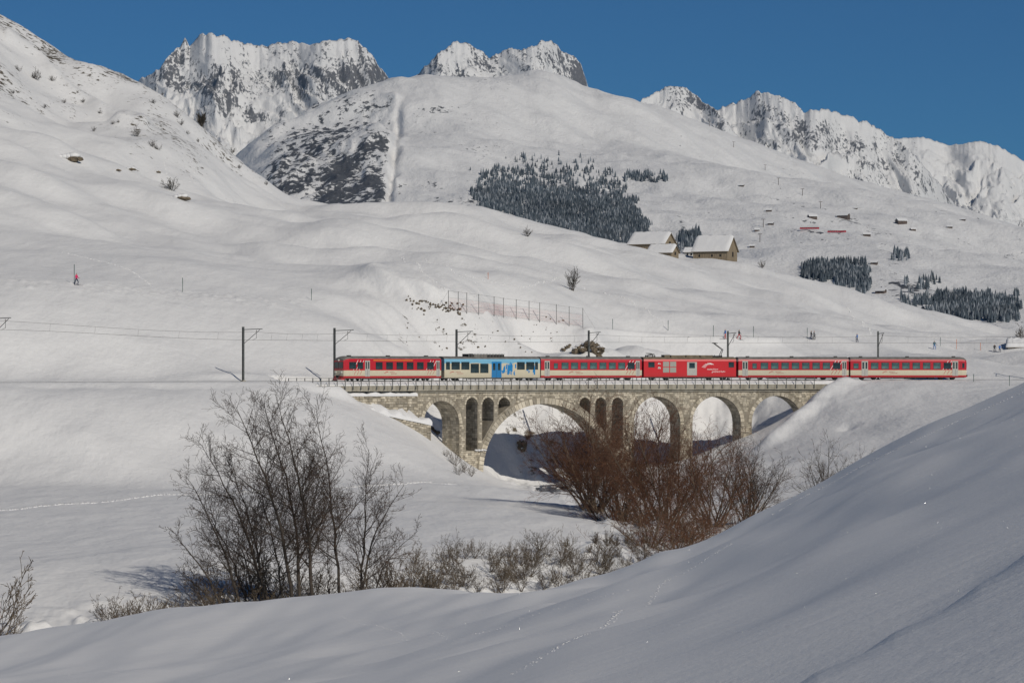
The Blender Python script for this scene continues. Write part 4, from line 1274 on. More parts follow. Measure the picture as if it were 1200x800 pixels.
for sd in (-1, 1):
    m = MB()
    for k in range(34):
        a = zx(rb.choice([915, 925, 930, 940, 945, 955, 962, 968, 1030, 1045, 1055])) + rb.uniform(-.25, .25)
        w = rb.uniform(.08, .34); z0 = rb.uniform(.75, 1.9); h = rb.uniform(.3, 1.1); sk = rb.uniform(-.15, .15); yy = sd * (1.3345 + k * .00012)
        m.add([(a, yy, z0), (a + w, yy, z0 + rb.uniform(-.1, .1)), (a + w + sk, yy, min(3.0, z0 + h)), (a + sk, yy, min(3.0, z0 + h * rb.uniform(.7, 1)))], [(0, 1, 2, 3)])
    m.build('paint_splash', M_BLUE, r2)
lettering(r2, zx(668), M_RED); gangway(r2, L, 1)
for a, c, h, mt in ((762, 785, .42, M_DARK), (788, 850, .36, M_ROOF), (852, 930, .34, M_DARK)):
    m = MB(); m.box(zx(a), zx(c), -.8, .8, 3.5, 3.58 + h); m.build('roof_box', mt, r2)
for i in range(12):
    m = MB(); x = zx(765 + i * 14); m.box(x - .03, x + .03, -.86, -.80, 3.5, 4.02); m.build('roof_rail_post', M_STEEL, r2)
m = MB(); m.box(zx(764), zx(932), -.85, -.81, 4.0, 4.05); m.build('roof_rail', M_STEEL, r2)
# 3: red coach
def plain_coach(px0, px1, label, cab=0, zoom=None):
    r, L = std_coach(px0, px1, label, cab)
    x0 = -L / 2
    f = lambda t: x0 + L * t
    if cab == 0:
        door(r, f(.035), f(.085)); window(r, f(.125), f(.165), 1.75, 2.62)
        for k in range(8):
            a = f(.20 + k * .0938); window(r, a, a + 1.22, 1.68, 2.72, k == 7)
        door(r, f(.94), f(.98)); stripes(r, f(.83)); gangway(r, L, -1); gangway(r, L, 1)
    else:
        window(r, f(.025), f(.07), 1.75, 2.62); door(r, f(.095), f(.15))
        for k in range(8):
            a = f(.175 + k * .0893); window(r, a, a + 1.22, 1.68, 2.72, k == 7)
        door(r, f(.875), f(.925)); stripes(r, f(.79)); gangway(r, L, -1)
        window(r, f(.945), f(.98), 1.85, 2.65, True, 1.31)
        m = MB()
        for yy in (-.95, .05): m.box(L / 2 + .02, L / 2 + .055, yy, yy + .9, 1.85, 2.75)
        m.build('windscreen', M_GLASSD, r)
        for yy in (-.7, .7):
            mm = MB(); mm.lathe_x(0, 0, -.05, .05, .13, 10); o = mm.build('headlight', M_LAMP, r); o.location = (L / 2 + .05, yy, 1.25); o.rotation_euler = (0, 0, math.radians(90))
    lettering(r, f(.27), M_RED)
    return r
plain_coach(634.5, 751.5, 'red and cream coach between the blue and cream coach and the red motor car')
plain_coach(866, 994, 'red and cream coach just behind the red motor car')
plain_coach(997, 1132.5, 'red and cream end coach with rounded cab standing off the viaduct', cab=1)
# 4: motor car
r4, L = car_root(755, 862, 'all-red motor car with raised pantograph, grey louvres and a white emblem')
shell(r4, L, [M_DARK, M_RED2, M_RED2, M_RED2, M_RED2], M_ROOFB)
underframe(r4, L, RV); bogies(r4, L, (-L * .31, L * .31), 2.4)
x0 = -L / 2
def qx(v): return x0 + L * (v - 540) / (963 - 540)
window(r4, qx(560), qx(589), 1.95, 2.80, True); window(r4, qx(928), qx(953), 1.95, 2.80, True)
for a, c in ((627, 655), (659, 687)):
    for z0, z1 in ((1.15, 1.95), (2.05, 2.85)):
        for sd in (-1, 1):
            lv = link('louvre', box_mesh('louv', (qx(c) - qx(a), .03, z1 - z0), M_LOUV, 'louvre'), r4); lv.location = ((qx(a) + qx(c)) / 2, sd * 1.33, (z0 + z1) / 2)
            m = MB()
            for k in range(6): zz = -.36 + k * .13; m.box(-(qx(c) - qx(a)) / 2 + .04, (qx(c) - qx(a)) / 2 - .04, -.025, .025, zz, zz + .04)
            m.build('louvre_slats', M_LOUV, lv)
for sd in (-1, 1):
    d = link('door', box_mesh('ldoor', (qx(782) - qx(737), .03, 2.1), M_DOOR, 'door'), r4); d.location = ((qx(737) + qx(782)) / 2, sd * 1.33, 1.75)
    p = link('pane', box_mesh('lpane', (.95, .04, .85), M_GLASSD, 'pane'), d); p.location = (0, 0, .5)
mountain_logo(r4, qx(805), 1.95, 1.25, M_WHITE)
for sd in (-1, 1):
    put_text(r4, 'matterhorn', .40, qx(828) if sd < 0 else qx(905), 1.55, M_WHITE, sd)
    put_text(r4, 'gotthard bahn', .40, qx(850) if sd < 0 else qx(935), 1.18, M_WHITE, sd)
for zz, hh in ((2.45, .22), (1.75, .3)):
    m = MB()
    for k in range(3): m.add([(qx(604) + k * .1, -1.334, zz), (qx(604) + k * .1 + .28, -1.334, zz), (qx(604) + .34, -1.334, zz + hh), (qx(604) + .06, -1.334, zz + hh)], [(0, 1, 2, 3)])
    m.build('crest', M_WHITE, r4)
for sd in (-1, 1):
    m = MB(); m.box(-L / 2 + .05, L / 2 - .05, sd * 1.29 - .02, sd * 1.29 + .02, .33, .47); m.build('sill', M_DARK, r4)
for a, c, h, mt in ((640, 665, .32, M_ROOFB), (670, 735, .26, M_ROOFB), (740, 800, .28, M_ROOFB), (805, 860, .26, M_ROOFB), (865, 905, .2, M_DARK)):
    m = MB(); m.box(qx(a), qx(c), -.75, .75, 3.5, 3.6 + h); m.build('brake_resistor', mt, r4)
def panto(root, x, up):
    r = MB(); r.box(x - .7, x + .7, -.5, .5, 3.66, 3.74)
    for a in (-.6, .6):
        for b_ in (-.45, .45): r.tube([(x + a, b_, 3.55), (x + a, b_, 3.9)], .07, 6)
    if up:
        for b_ in (-.35, .35):
            r.bar((x + .5, b_, 3.75), (x - .55 + 1.5, b_ * .8, 4.75), .05); r.bar((x + .95, b_ * .8, 4.75), (x - .5, b_ * .5, 5.75), .045)
        r.bar((x + .95, -.3, 4.75), (x + .95, .3, 4.75), .04)
        r.bar((x - .5, -.8, 5.78), (x - .5, .8, 5.78), .05); r.bar((x - .2, -.8, 5.74), (x - .2, .8, 5.74), .05)
    else:
        for b_ in (-.35, .35): r.bar((x - .6, b_, 3.8), (x + .6, b_, 4.0), .05); r.bar((x + .6, b_ * .8, 4.0), (x - .4, b_ * .5, 4.12), .045)
        r.bar((x - .4, -.8, 4.14), (x - .4, .8, 4.14), .05); r.bar((x - .1, -.8, 4.12), (x - .1, .8, 4.12), .05)
    r.build('pantograph', M_DARK, root)
panto(r4, qx(888), True); panto(r4, qx(582), False)
gangway(r4, L, -1); gangway(r4, L, 1)

# ------------------------------------------------------------------ bare trees and shrubs
def bark(name, c0, c1):
    m, nt, b = new_mat(name)
    n = noise_node(nt, 2.5, 5, .6)
    r = ramp(nt, n.outputs[0], [(.3, c0 + (1,)), (.7, c1 + (1,))])
    nt.links.new(r.outputs[0], b.inputs['Base Color']); b.inputs['Roughness'].default_value = .85
    b.inputs['Specular IOR Level'].default_value = .2
    bump(nt, b, n.outputs[0], .4, .03)
    return m
M_BARK = bark('alder_bark', (.030, .025, .021), (.085, .070, .056))
M_TWIG = bark('alder_twig', (.046, .032, .025), (.10, .072, .054))
M_WILL = bark('willow_twig', (.085, .040, .023), (.21, .105, .058))
M_WILL2 = bark('willow_stem', (.07, .052, .038), (.21, .16, .11))
M_SHRUB = bark('shrub_twig', (.058, .044, .031), (.15, .118, .084))
M_SCRUB = bark('dark_scrub', (.04, .035, .028), (.09, .075, .055))

def rand_perp(d, rng):
    v = Vector((rng.gauss(0, 1), rng.gauss(0, 1), rng.gauss(0, 1)))
    v -= d * v.dot(d)
    return v.normalized() if v.length > 1e-6 else Vector((1, 0, 0))
def grow(mb, p, d, L, r, lvl, rng, cfg):
    nl = len(cfg['dens'])
    ns = cfg['seg'][lvl]
    pts = [p.copy()]; dirs = []
    d = d.copy()
    for i in range(ns):
        d = (d + rand_perp(d, rng) * cfg['wob'][lvl] + Vector((0, 0, cfg['up'][lvl])) + cfg.get('lean', Vector())).normalized()
        p = p + d * (L / ns); pts.append(p.copy()); dirs.append(d.copy())
    tip = cfg['tip']
    rad = [max(tip, r * (1 - .85 * i / ns)) for i in range(ns + 1)]
    mb.tube(pts, rad, cfg['sides'][lvl], 0 if lvl < cfg.get('twl', 2) else 1)
    branch(mb, pts, dirs, L, rad, lvl, rng, cfg)
def branch(mb, pts, dirs, L, rad, lvl, rng, cfg):
    if lvl >= len(cfg['dens']): return
    ns = len(dirs)
    cnt = max(cfg['minc'][lvl], int(L * cfg['dens'][lvl] * rng.uniform(.8, 1.2)))
    for k in range(cnt):
        t = cfg['t0'][lvl] + (1 - cfg['t0'][lvl]) * ((k + rng.random()) / cnt)
        f = t * ns; i = min(ns - 1, int(f)); q = pts[i].lerp(pts[i + 1], f - i)
        a = math.radians(rng.uniform(*cfg['ang'][lvl]))
        cd = (dirs[i] * math.cos(a) + rand_perp(dirs[i], rng) * math.sin(a)).normalized()
        cl = L * rng.uniform(*cfg['len'][lvl]) * (1 - cfg['fall'][lvl] * t)
        grow(mb, q, cd, cl, min(rad[i] * .6, max(cfg['tip'], cl * .011)), lvl + 1, rng, cfg)
TREE = dict(dens=[2.6, 3.8, 4.6], minc=[8, 5, 3], t0=[.22, .15, .1], ang=[(30, 64), (28, 60), (28, 65)], len=[(.26, .42), (.26, .46), (.28, .5)], fall=[.62, .4, .3],
            seg=[9, 5, 3, 2], wob=[.05, .11, .14, .16], up=[.0, .055, .05, .03], sides=[6, 4, 3, 3], tip=.0088)
alders = 'alders standing in a clump by the stream'
def alder(px, py_base, tx, ty, d, label, seed, dens=1.0, r=.13, bow=0.0):
    rng = random.Random(seed)
    b0 = W(px, py_base, d); z = hB1(b0.x, b0.y)
    base = Vector((b0.x, b0.y, z - .25))
    top_ = W(tx, ty, d + rng.uniform(-3, 3))
    root = empty('alder_tree', base)
    v = top_ - base; L = v.length
    pts = []
    side = Vector((v.z, 0, -v.x)).normalized()
    for i in range(13):
        t = i / 12
        q = v * t + side * (bow * L * math.sin(math.pi * t)) + Vector((rng.uniform(-.06, .06), rng.uniform(-.06, .06), 0)) * (t > 0) * 1.6
        pts.append(q)
    dirs = [(b_ - a).normalized() for a, b_ in zip(pts[:-1], pts[1:])]
    rad = [max(.015, 1.05 * r * (1 - .9 * (i / 12))) for i in range(13)]
    mt = MB(); mt.tube(pts, rad, 7); mt.build('trunk', M_BARK, root, True)
    cfg = dict(TREE); cfg['dens'] = [TREE['dens'][0] * dens, TREE['dens'][1], TREE['dens'][2]]
    cfg['len'] = [(.22, .42), (.32, .58), (.36, .66)]
    mc = MB(); branch(mc, pts, dirs, L, rad, 0, rng, cfg)
    mc.build('crown', [M_BARK, M_TWIG], root)
    tag(root, label, 'tree', alders)
AL = [(268, 723, 197, 617, 201, 'low alder leaning far out away from the viaduct at the edge of the clump', .8, .10, .06),
      (283, 719, 217, 556, 203, 'slender alder leaning away from the viaduct beside the low outer trunk', .9, .11, .05),
      (318, 719, 236, 520, 204, 'alder with a bowed leaning trunk between the slender one and the tallest', 1.0, .13, .05),
      (345, 715, 276, 476, 202, 'tallest leaning alder in the middle of the clump', 1.0, .15, .05),
      (353, 714, 308, 474, 205, 'tall alder rising close beside the tallest leaning trunk', .9, .14, .05),
      (368, 712, 325, 472, 203, 'tall thick alder with a gentle lean next to the straight slim alder', 1.0, .15, .04),
      (399, 710, 370, 474, 204, 'straight slim alder standing free with open sky between its neighbours', .8, .12, .02),
      (421, 712, 432, 526, 206, 'upright alder with a straight pale trunk near the end of the clump', .8, .11, .0),
      (425, 712, 474, 568, 204, 'alder curving out towards the bank shrubs at the end of the clump', .95, .11, -.10),
      (258, 722, 205, 668, 204, 'lowest alder stem spreading sideways over the snow at the clump edge', 1.0, .07, .08),
      (292, 718, 232, 588, 206, 'alder with many fine side twigs behind the slender leaning one', 1.0, .09, .06),
      (310, 717, 262, 530, 207, 'mid-height alder filling the leaning side of the clump', 1.0, .10, .05),
      (436, 708, 488, 622, 207, 'short alder bending far out over the bank shrubs', 1.0, .07, -.12),
      (386, 712, 384, 610, 207, 'thin young alder stem between the straight slim alders', .8, .06, .0),
      (300, 716, 262, 590, 207, 'short thin alder pole behind the leaning trunks', .8, .07, .03),
      (332, 716, 300, 560, 208, 'thin alder pole tucked behind the dense trunks', .8, .08, .03)]
for i, (a, b_, c, d_, dd, lab, dn, rr, bw) in enumerate(AL): alder(a, b_, c, d_, dd, lab, 40 + i, dn, rr, bw)

def shrub_mesh(seed, H, spread, stems, mats, dens=(1.6, 2.4), tip=.010, name='branches', up0=.07):
    rng = random.Random(seed); mb = MB()
    cfg = dict(dens=list(dens), minc=[4, 2, 2], t0=[.22, .2, .15], ang=[(20, 48), (22, 58), (25, 60)], len=[(.28, .52), (.3, .55), (.35, .6)], fall=[.45, .3, .2], seg=[6, 3, 2, 1], wob=[.10, .16, .2, .2], up=[up0, up0 * .7 + .02, .04, .03], sides=[4, 3, 3, 3], tip=tip, twl=1)
    for k in range(stems):
        a = rng.uniform(0, 2 * math.pi); tilt = spread * math.sqrt(rng.uniform(.01, 1.0))
        d = Vector((math.cos(a) * math.sin(tilt), math.sin(a) * math.sin(tilt), math.cos(tilt)))
        L = H * rng.uniform(.55, 1.08) * (1 - .12 * tilt)
        p = Vector((rng.gauss(0, .05) * H, rng.gauss(0, .05) * H, -.15))
        grow(mb, p, d, L, max(tip, L * .010), 0, rng, cfg)
    return mb.mesh(name, mats)
SHR = [shrub_mesh(300 + k, 2.2, 1.05, 15, [M_SHRUB, M_SHRUB], (3.6, 4.6, 5.5), .0075) for k in range(5)]
TUF = [shrub_mesh(330 + k, 1.4, .8, 22, [M_SHRUB, M_SHRUB], (1.8, 2.5), .011) for k in range(3)]
SCR = [shrub_mesh(350 + k, 2.4, 1.0, 16, [M_SCRUB, M_SCRUB], (3.2, 4.5), .017) for k in range(4)]
_sh0 = {}
def shrub(name, me, pos, scale, rz, label, cat='shrub', group=None, snow=False):
    root = empty(name, pos, rz); root.scale = (scale, scale, scale * RNG.uniform(.85, 1.15))
    link('branches', me, root)
    tag(root, label, cat, group)
    return root
# big willows in the stream bed
def willow(px, py, H, spread, stems, label, seed, d=None, mats=None, dens=(1.8, 2.3, 2.4), tip=.0092):
    stems = int(stems * .98)
    p = hitB(px, py) if d is None else W(px, py, d)
    if d is not None: p.z = hB1(p.x, p.y)
    me = shrub_mesh(seed, H, spread, stems, mats or [M_WILL2, M_WILL], dens, tip, up0=.012)
    root = empty('willow', (p.x, p.y, p.z - .1)); link('branches', me, root)
    tag(root, label, 'shrub', 'willows along the stream below the viaduct')
willow(697, 592, 12.6, .85, 34, 'tall dense brown willow standing before the wide arch beside the open stream', 401, 322)
willow(728, 604, 10.5, .80, 26, 'rusty willow between the tall dense willow and the pale-stemmed one', 402, 312)
willow(778, 618, 12.4, .80, 26, 'tall open willow with pale stems in front of the second round arch', 403, 300, [M_SHRUB, M_WILL])
willow(760, 640, 6.6, 1.2, 32, 'low spreading rusty willow at the foot of the pale-stemmed one', 404, 272)
willow(795, 648, 6.4, 1.25, 34, 'broad tangled red-brown willow on the stream bank above the snow mound', 405, 262)
willow(838, 630, 9.4, .85, 22, 'medium brown willow beside the rounded one on the bank', 406, 286)
willow(878, 628, 8.6, .95, 24, 'rounded fine-twigged willow nearest the foreground snow edge', 407, 290, [M_WILL2, M_TWIG])
willow(845, 645, 3.8, 1.25, 20, 'low dark willow under the rounded fine-twigged one', 408, 270)
willow(735, 622, 4.2, 1.25, 20, 'low rusty willow bush at the edge of the field', 409, 290)
willow(776, 655, 4.2, 1.25, 20, 'low rusty willow bush just behind the snow mound', 411, 250)
willow(815, 655, 4.0, 1.25, 20, 'low rusty willow bush by the tangled red-brown one', 412, 255)
willow(712, 600, 6.0, 1.2, 28, 'low dark willow under the tall dense one by the field', 414, 308, [M_SCRUB, M_WILL])
willow(752, 618, 6.4, 1.2, 28, 'dark tangled willow filling the foot of the pale-stemmed one', 415, 292, [M_SCRUB, M_WILL])
willow(805, 632, 6.0, 1.2, 30, 'dense red-brown willow between the tangled one and the medium one', 416, 276)
willow(828, 642, 5.2, 1.2, 28, 'dense low willow in shade behind the foreground snow edge', 417, 268, [M_SCRUB, M_WILL])
willow(862, 636, 4.6, 1.2, 24, 'low dark willow at the foot of the rounded one', 418, 282, [M_SCRUB, M_WILL])
willow(965, 583, 7.6, .95, 20, 'dark bush poking above the foreground snow edge before the plateau', 410, 300, [M_SCRUB, M_SHRUB])
willow(990, 572, 5.4, 1.0, 14, 'smaller dark bush on the foreground snow edge beside its larger neighbour', 413, 300, [M_SCRUB, M_SHRUB])
bank = 'leafless shrubs along the snowy stream bank'
lab_b = 'leafless brown shrub among the lumpy snow of the stream bank'
r5 = random.Random(55)
BP = [(505, 690, 1.1), (520, 662, 1.2), (547, 688, .9), (575, 672, 1.0), (600, 664, 1.0), (582, 693, .9), (610, 690, .9), (622, 678, 1.1), (640, 690, 1.2), (655, 684, 1.3), (668, 690, 1.1), (683, 686, 1.2), (694, 690, 1.0), (705, 676, 1.1), (722, 682, 1.0), (740, 672, 1.1), (752, 660, 1.1), (700, 660, .9), (660, 668, .8), (545, 655, .7), (487, 672, 1.0), (475, 695, .9), (530, 700, .8), (632, 662, .8), (725, 655, .9), (743, 645, .9), (735, 632, .8), (748, 622, .9), (590, 680, .8), (560, 697, .8), (676, 674, .9), (715, 693, .8)]
BP += [(r5.uniform(470, 755), 0, r5.uniform(.75, 1.25)) for k in range(34)]
for (a, b_, sc) in BP:
    if b_ == 0: b_ = 712 - (a - 470) * .09 - r5.uniform(6, 52)
    p = hitB(a, b_ + r5.uniform(-2, 2))
    shrub('bank_shrub', r5.choice(SHR), p, sc * r5.uniform(.75, 1.15), r5.uniform(0, 6), lab_b, 'shrub', bank)
lab_t = 'short tuft of dry stems poking from the flat edge of the field'
for (a, b_, sc) in [(664, 642, .9), (698, 640, 1.0), (712, 638, 1.0), (722, 642, .8), (690, 648, .7), (735, 640, .8), (752, 612, .7), (745, 600, .6)]:
    p = hitB(a, b_)
    shrub('dry_tuft', r5.choice(TUF), p, sc * r5.uniform(.8, 1.1), r5.uniform(0, 6), lab_t, 'shrub', 'tufts at the field edge')
lab_u = 'leafless undergrowth shrub at the feet of the alder clump'
for (a, d_, sc) in [(232, 199, 1.0), (250, 204, 1.2), (262, 199, 1.1), (276, 206, 1.3), (292, 210, 1.4), (306, 209, 1.4), (322, 211, 1.3), (338, 209, 1.1), (356, 210, 1.1), (376, 208, 1.0), (410, 209, 1.0), (440, 209, 1.2), (455, 212, 1.3), (470, 212, 1.2), (486, 214, 1.3), (448, 205, 1.0), (330, 202, .9), (302, 201, 1.0)]:
    x = (a - CX) / F * d_
    shrub('undergrowth_shrub', r5.choice(SHR), (x, d_, hB1(x, d_) - .05), sc * 1.5, r5.uniform(0, 6), lab_u, 'shrub', 'undergrowth below the alders')
lab_l = 'low tan shrub showing over the near snow edge beside the lowest alder'
for (a, d_, sc) in [(128, 186, .9), (145, 188, 1.1), (160, 187, 1.25), (172, 189, 1.1), (186, 190, 1.2), (200, 190, 1.0), (212, 191, .9)]:
    x = (a - CX) / F * d_
    d_ += 7; x = (a - CX) / F * d_
    shrub('low_shrub', r5.choice(SHR), (x, d_, hB1(x, d_)), sc * 1.25, r5.uniform(0, 6), lab_l, 'shrub', 'low shrubs left of the alders')
for (a, d_, sc, lab) in [(-12, 190, 2.4, 'large brown bush beside the stream far from the alder clump'), (2, 185, 1.1, 'low brown bush in front of the large bush beside the stream'), (72, 186, .5, 'single small twig plant sticking out of the snow edge')]:
    x = (a - CX) / F * d_
    shrub('bush', SHR[1], (x, d_, hB1(x, d_)), sc, 1.0, lab)
# shrubs by the first pier
for (a, b_, sc) in [(533, 545, 1.2), (543, 553, 1.0), (552, 558, .8), (537, 556, .8), (523, 535, .7)]:
    p = hitB(a, b_, 380, 470); shrub('pier_shrub', r5.choice(SHR), p, sc * .9, r5.uniform(0, 6), 'thin shrub on the snowy slope at the foot of the first pier', 'shrub', 'shrubs below the first pier')

# scattered shrubs on the hill
lab_h = 'small dark scrub dotted on the steep upper snow flank'
for (a, b_, sc) in [(42, 94, 2.4), (22, 84, 1.2), (61, 96, 1.2), (97, 121, 1.1), (75, 121, 1.0), (117, 134, .9), (110, 154, .9), (180, 122, 1.2), (208, 138, 1.6), (212, 147, 1.2), (160, 160, 1.7), (178, 172, 1.4), (185, 176, 1.3), (220, 158, 1.0), (272, 168, 1.2), (260, 187, .9), (280, 198, .9), (312, 217, 1.0), (52, 127, .8), (132, 146, .8), (138, 145, .8), (15, 110, .9), (232, 167, .8), (190, 105, .8)]:
    p = hitB(a, b_, 560, 1000); shrub('hill_scrub', r5.choice(SCR), p, sc * .62, r5.uniform(0, 6), lab_h, 'shrub', 'scrub on the left flank')
p = hitB(202, 224, 480, 1000); shrub('hill_bush', SCR[0], p, 1.55, .4, 'round leafless bush growing beside the snow-capped boulder on the slope')
p = hitB(670, 340, 480, 900); shrub('hill_bush', shrub_mesh(377, 3.9, .42, 20, [M_SCRUB, M_SCRUB], (2.0, 2.6), .022), p, 1.0, .0, 'lone upright leafless bush on the smooth slope above the fence')
p = hitB(236, 137, 700, 1000); shrub('hill_bush', shrub_mesh(378, 3.4, .6, 26, [M_SCRUB, M_SCRUB], (2.6, 3.4), .05), p, 1.05, 0, 'dense dark little tree standing out against the far snowfield')
p = hitB(618, 277, 600, 900); shrub('hill_bush', SCR[2], p, 1.0, 2, 'tiny tan bush near the crest below the dark forest')
p = hitB(1196, 398, 560, 1000); shrub('hill_bush', SCR[1], p, 1.9, 1, 'dark bush beside the snow-covered hut at the plateau end')
p = hitB(893, 314, 700, 1000); shrub('hill_bush', SCR[3], p, 1.0, 1, 'low brown bush on the crest beyond the long barn')

# ------------------------------------------------------------------ rocks
M_ROCK = masonry_mat('brown_rock', (.07, .055, .038, 1), (.24, .19, .13, 1), island=False, sc=1.5)
def rock_group(name, px, py, n, sx, sz, r0, r1, label, seed, d0=430, d1=900, snow=True):
    rng = random.Random(seed)
    p = hitB(px, py, d0, d1); root = empty(name, p)
    mr = MB(); ms = MB()
    for k in range(n):
        x = rng.uniform(-sx, sx); y = rng.uniform(-sx * .35, sx * .35); r = rng.uniform(r0, r1)
        z = hB1(p.x + x, p.y + y) - p.z
        zz = z + r * .25 + rng.uniform(0, sz)
        mr.blob((x, y, zz), r, rng, squash=.8, rough=.3)
        if snow and rng.random() < .6: ms.blob((x - .1, y + .15 * r, zz + r * .55), r * .75, rng, squash=.42, rough=.2)
    mr.build('rock', M_ROCK, root)
    if ms.v: ms.build('snow_cap', M_SNOW, root, True)
    tag(root, label, 'rock')
rock_group('rock_outcrop', 690, 413, 20, 2.4, 1.3, .4, .85, 'large brown rock outcrop behind the third coach of the train', 1)
rock_group('rock_outcrop', 664, 411, 5, .6, .5, .25, .5, 'small brown rock just beside the large outcrop behind the train', 2)
rock_group('rock_outcrop', 612, 528, 9, .9, 1.3, .3, .6, 'rust-brown rock jutting from the gully wall seen through the wide arch', 3, 445, 520)
rock_group('rock_outcrop', 511, 508, 5, .6, .5, .25, .45, 'brown rock in the mouth of the first small arch', 4, 425, 470)
for i, (a, b_, w) in enumerate([(80, 187, 3.6), (152, 199, 1.6), (184, 202, 1.1), (137, 200, 1.1), (210, 233, 2.6)]):
    lab = ['long snow-laden boulder forming a white ledge below the steep flank', 'rounded snow-capped boulder beside the long ledge', 'small dark-tipped boulder below the scrub', 'small flat boulder between the ledge and the rounded boulder', 'snow-capped boulder with bare brown rock below the round bush'][i]
    p = hitB(a, b_, 470, 900); rng = random.Random(500 + i); root = empty('boulder', p)
    mr = MB(); mr.blob((w * .3, -.2, .1), w * .42, rng, squash=.45, rough=.25); mr.blob((w * .7, -.1, 0), w * .25, rng, squash=.5, rough=.25); mr.build('rock', M_ROCK, root)
    ms = MB()
    for k in range(6 if i == 0 else 3): ms.blob((w * .35 - k * w * .28, .25, w * .22 - k * w * .03), w * (.42 - .03 * k), rng, squash=.5, rough=.12)
    ms.build('snow_cap', M_SNOW, root, True)
    tag(root, lab, 'boulder')
r6 = random.Random(66)
ms = MB(); base = hitB(505, 358, 440, 620)
for k in range(70):
    a = 475 + 68 * r6.random() ** .9; p = hitB(a, 355 + (a - 475) * .12 + r6.gauss(0, 3.6), 440, 620)
    ms.blob(p + Vector((0, -.1, .08)), r6.uniform(.08, .22), r6, squash=.8, rough=.5)
for k in range(46):
    a = r6.uniform(470, 660); p = hitB(a, r6.uniform(372, 414) + (a - 560) * .05, 440, 620); ms.blob(p + Vector((0, -.1, .05)), r6.uniform(.05, .17), r6, squash=.7, rough=.5)
for (a, b_) in [(640, 372), (645, 374), (660, 376), (655, 377), (556, 404), (552, 400), (560, 407)]:
    p = hitB(a, b_, 440, 620); ms.blob(p, r6.uniform(.12, .26), r6, squash=.7, rough=.5)
o = ms.build('scree', M_ROCK); tag(o, 'brown stones scattered on the snow bank below the fence', 'stones', kind='stuff')

# ------------------------------------------------------------------ fence with red net
M_POST = plain('fence_post', (.10, .10, .095), .7, .2, .2)
M_NET = plain('red_net', (.55, .12, .09), .7, 0, .1)
fx_ = [525.5, 537, 547, 561, 579, 590, 605, 620, 632.5, 652, 667, 683]
fence = empty('snow_fence'); fp = []
for i, a in enumerate(fx_):
    t = (a - 525.5) / (683 - 525.5); p = hitB(a, 364.5 + 19.5 * t, 455, 640); fp.append(p)
fence.location = fp[5]; inv = Matrix.Translation(-fp[5])
for p in fp:
    m = MB(); q = inv @ p; m.tube([q + Vector((0, 0, -.3)), q + Vector((0, 0, 3.5))], .05, 5, 0, True); m.build('post', M_POST, fence)
for h, r_ in ((.3, .018), (1.2, .016), (2.3, .016), (3.4, .02)):
    m = MB(); m.tube([inv @ p + Vector((0, 0, h)) for p in fp], r_, 3); m.build('wire', M_POST, fence)
m = MB()
for e, sg in ((fp[0], -1), (fp[-1], 1)):
    q = inv @ e; m.tube([q + Vector((0, 0, 3.4)), q + Vector((sg * 2.2, 0, -.2))], .014, 3)
m.build('guy_wire', M_POST, fence)
m = MB()
for a, c in zip(fp[:-1], fp[1:]):
    a_, c_ = inv @ a, inv @ c; n_ = max(2, int((c_ - a_).length / .16))
    for k in range(n_):
        q = a_.lerp(c_, k / n_); m.tube([q + Vector((0, .08, .4)), q + Vector((0, .08, 2.2))], .0045, 3)
    for h in np.arange(.4, 2.25, .16):
        m.tube([a_ + Vector((0, .08, h)), c_ + Vector((0, .08, h))], .0045, 3)
o = m.build('net', M_NET, fence); o['kind'] = 'stuff'
tag(fence, 'tall wire snow fence with faded red netting on the slope behind the train', 'fence')

# ------------------------------------------------------------------ piste poles
M_POLE = plain('pole_green', (.05, .10, .085), .6)
M_POLEO = plain('pole_orange', (.55, .16, .05), .6)
POLES = [(87, 333, 3.0, 0, 'dark marker pole beside the skier in the pink jacket'), (214, 342, 2.2, 0, 'thin marker pole on the piste beyond the churned snow'), (365, 352, 1.9, 0, 'thin marker pole on the empty piste before the stones'), (718, 386, 1.9, 0, 'thin marker pole on the piste right after the fence'), (783, 388, 1.9, 0, 'thin marker pole on the bright piste edge above the motor car'),
         (836, 394, 2.0, 0, 'thin marker pole just before the pair of skiers by the mast'), (883, 395, 2.0, 0, 'thin marker pole between the skiers at the mast and the walking pair'), (946, 397, 2.1, 0, 'marker pole beside the walking pair on the piste'), (1102, 406, 1.9, 0, 'thin marker pole next to the lone walker in blue'), (1121, 409, 2.0, 1, 'orange marker pole on the plateau path'), (1149, 411, 1.6, 1, 'thin orange marker pole before the seated pair'),
         (572, 327, 1.2, 1, 'short brown stake alone on the smooth slope above the fence'), (1183, 452, 1.6, 0, 'dark stake beside the track bed beyond the train'), (1141, 447, 1.2, 0, 'short dark stake just beyond the end coach')]
for (a, b_, h, k, lab) in POLES:
    p = hitB(a, b_, 425, 900); root = empty('marker_pole', p)
    m = MB(); m.tube([(0, 0, -.3), (0, 0, h * .55)], .045, 5, 0, True); m.build('pole', M_POLEO if k else M_POLE, root)
    m = MB(); m.tube([(0, 0, h * .55), (0, 0, h)], .055, 5, 0, True); m.build('marker', M_POLE if not k else M_POLEO, root)
    tag(root, lab, 'marker pole')

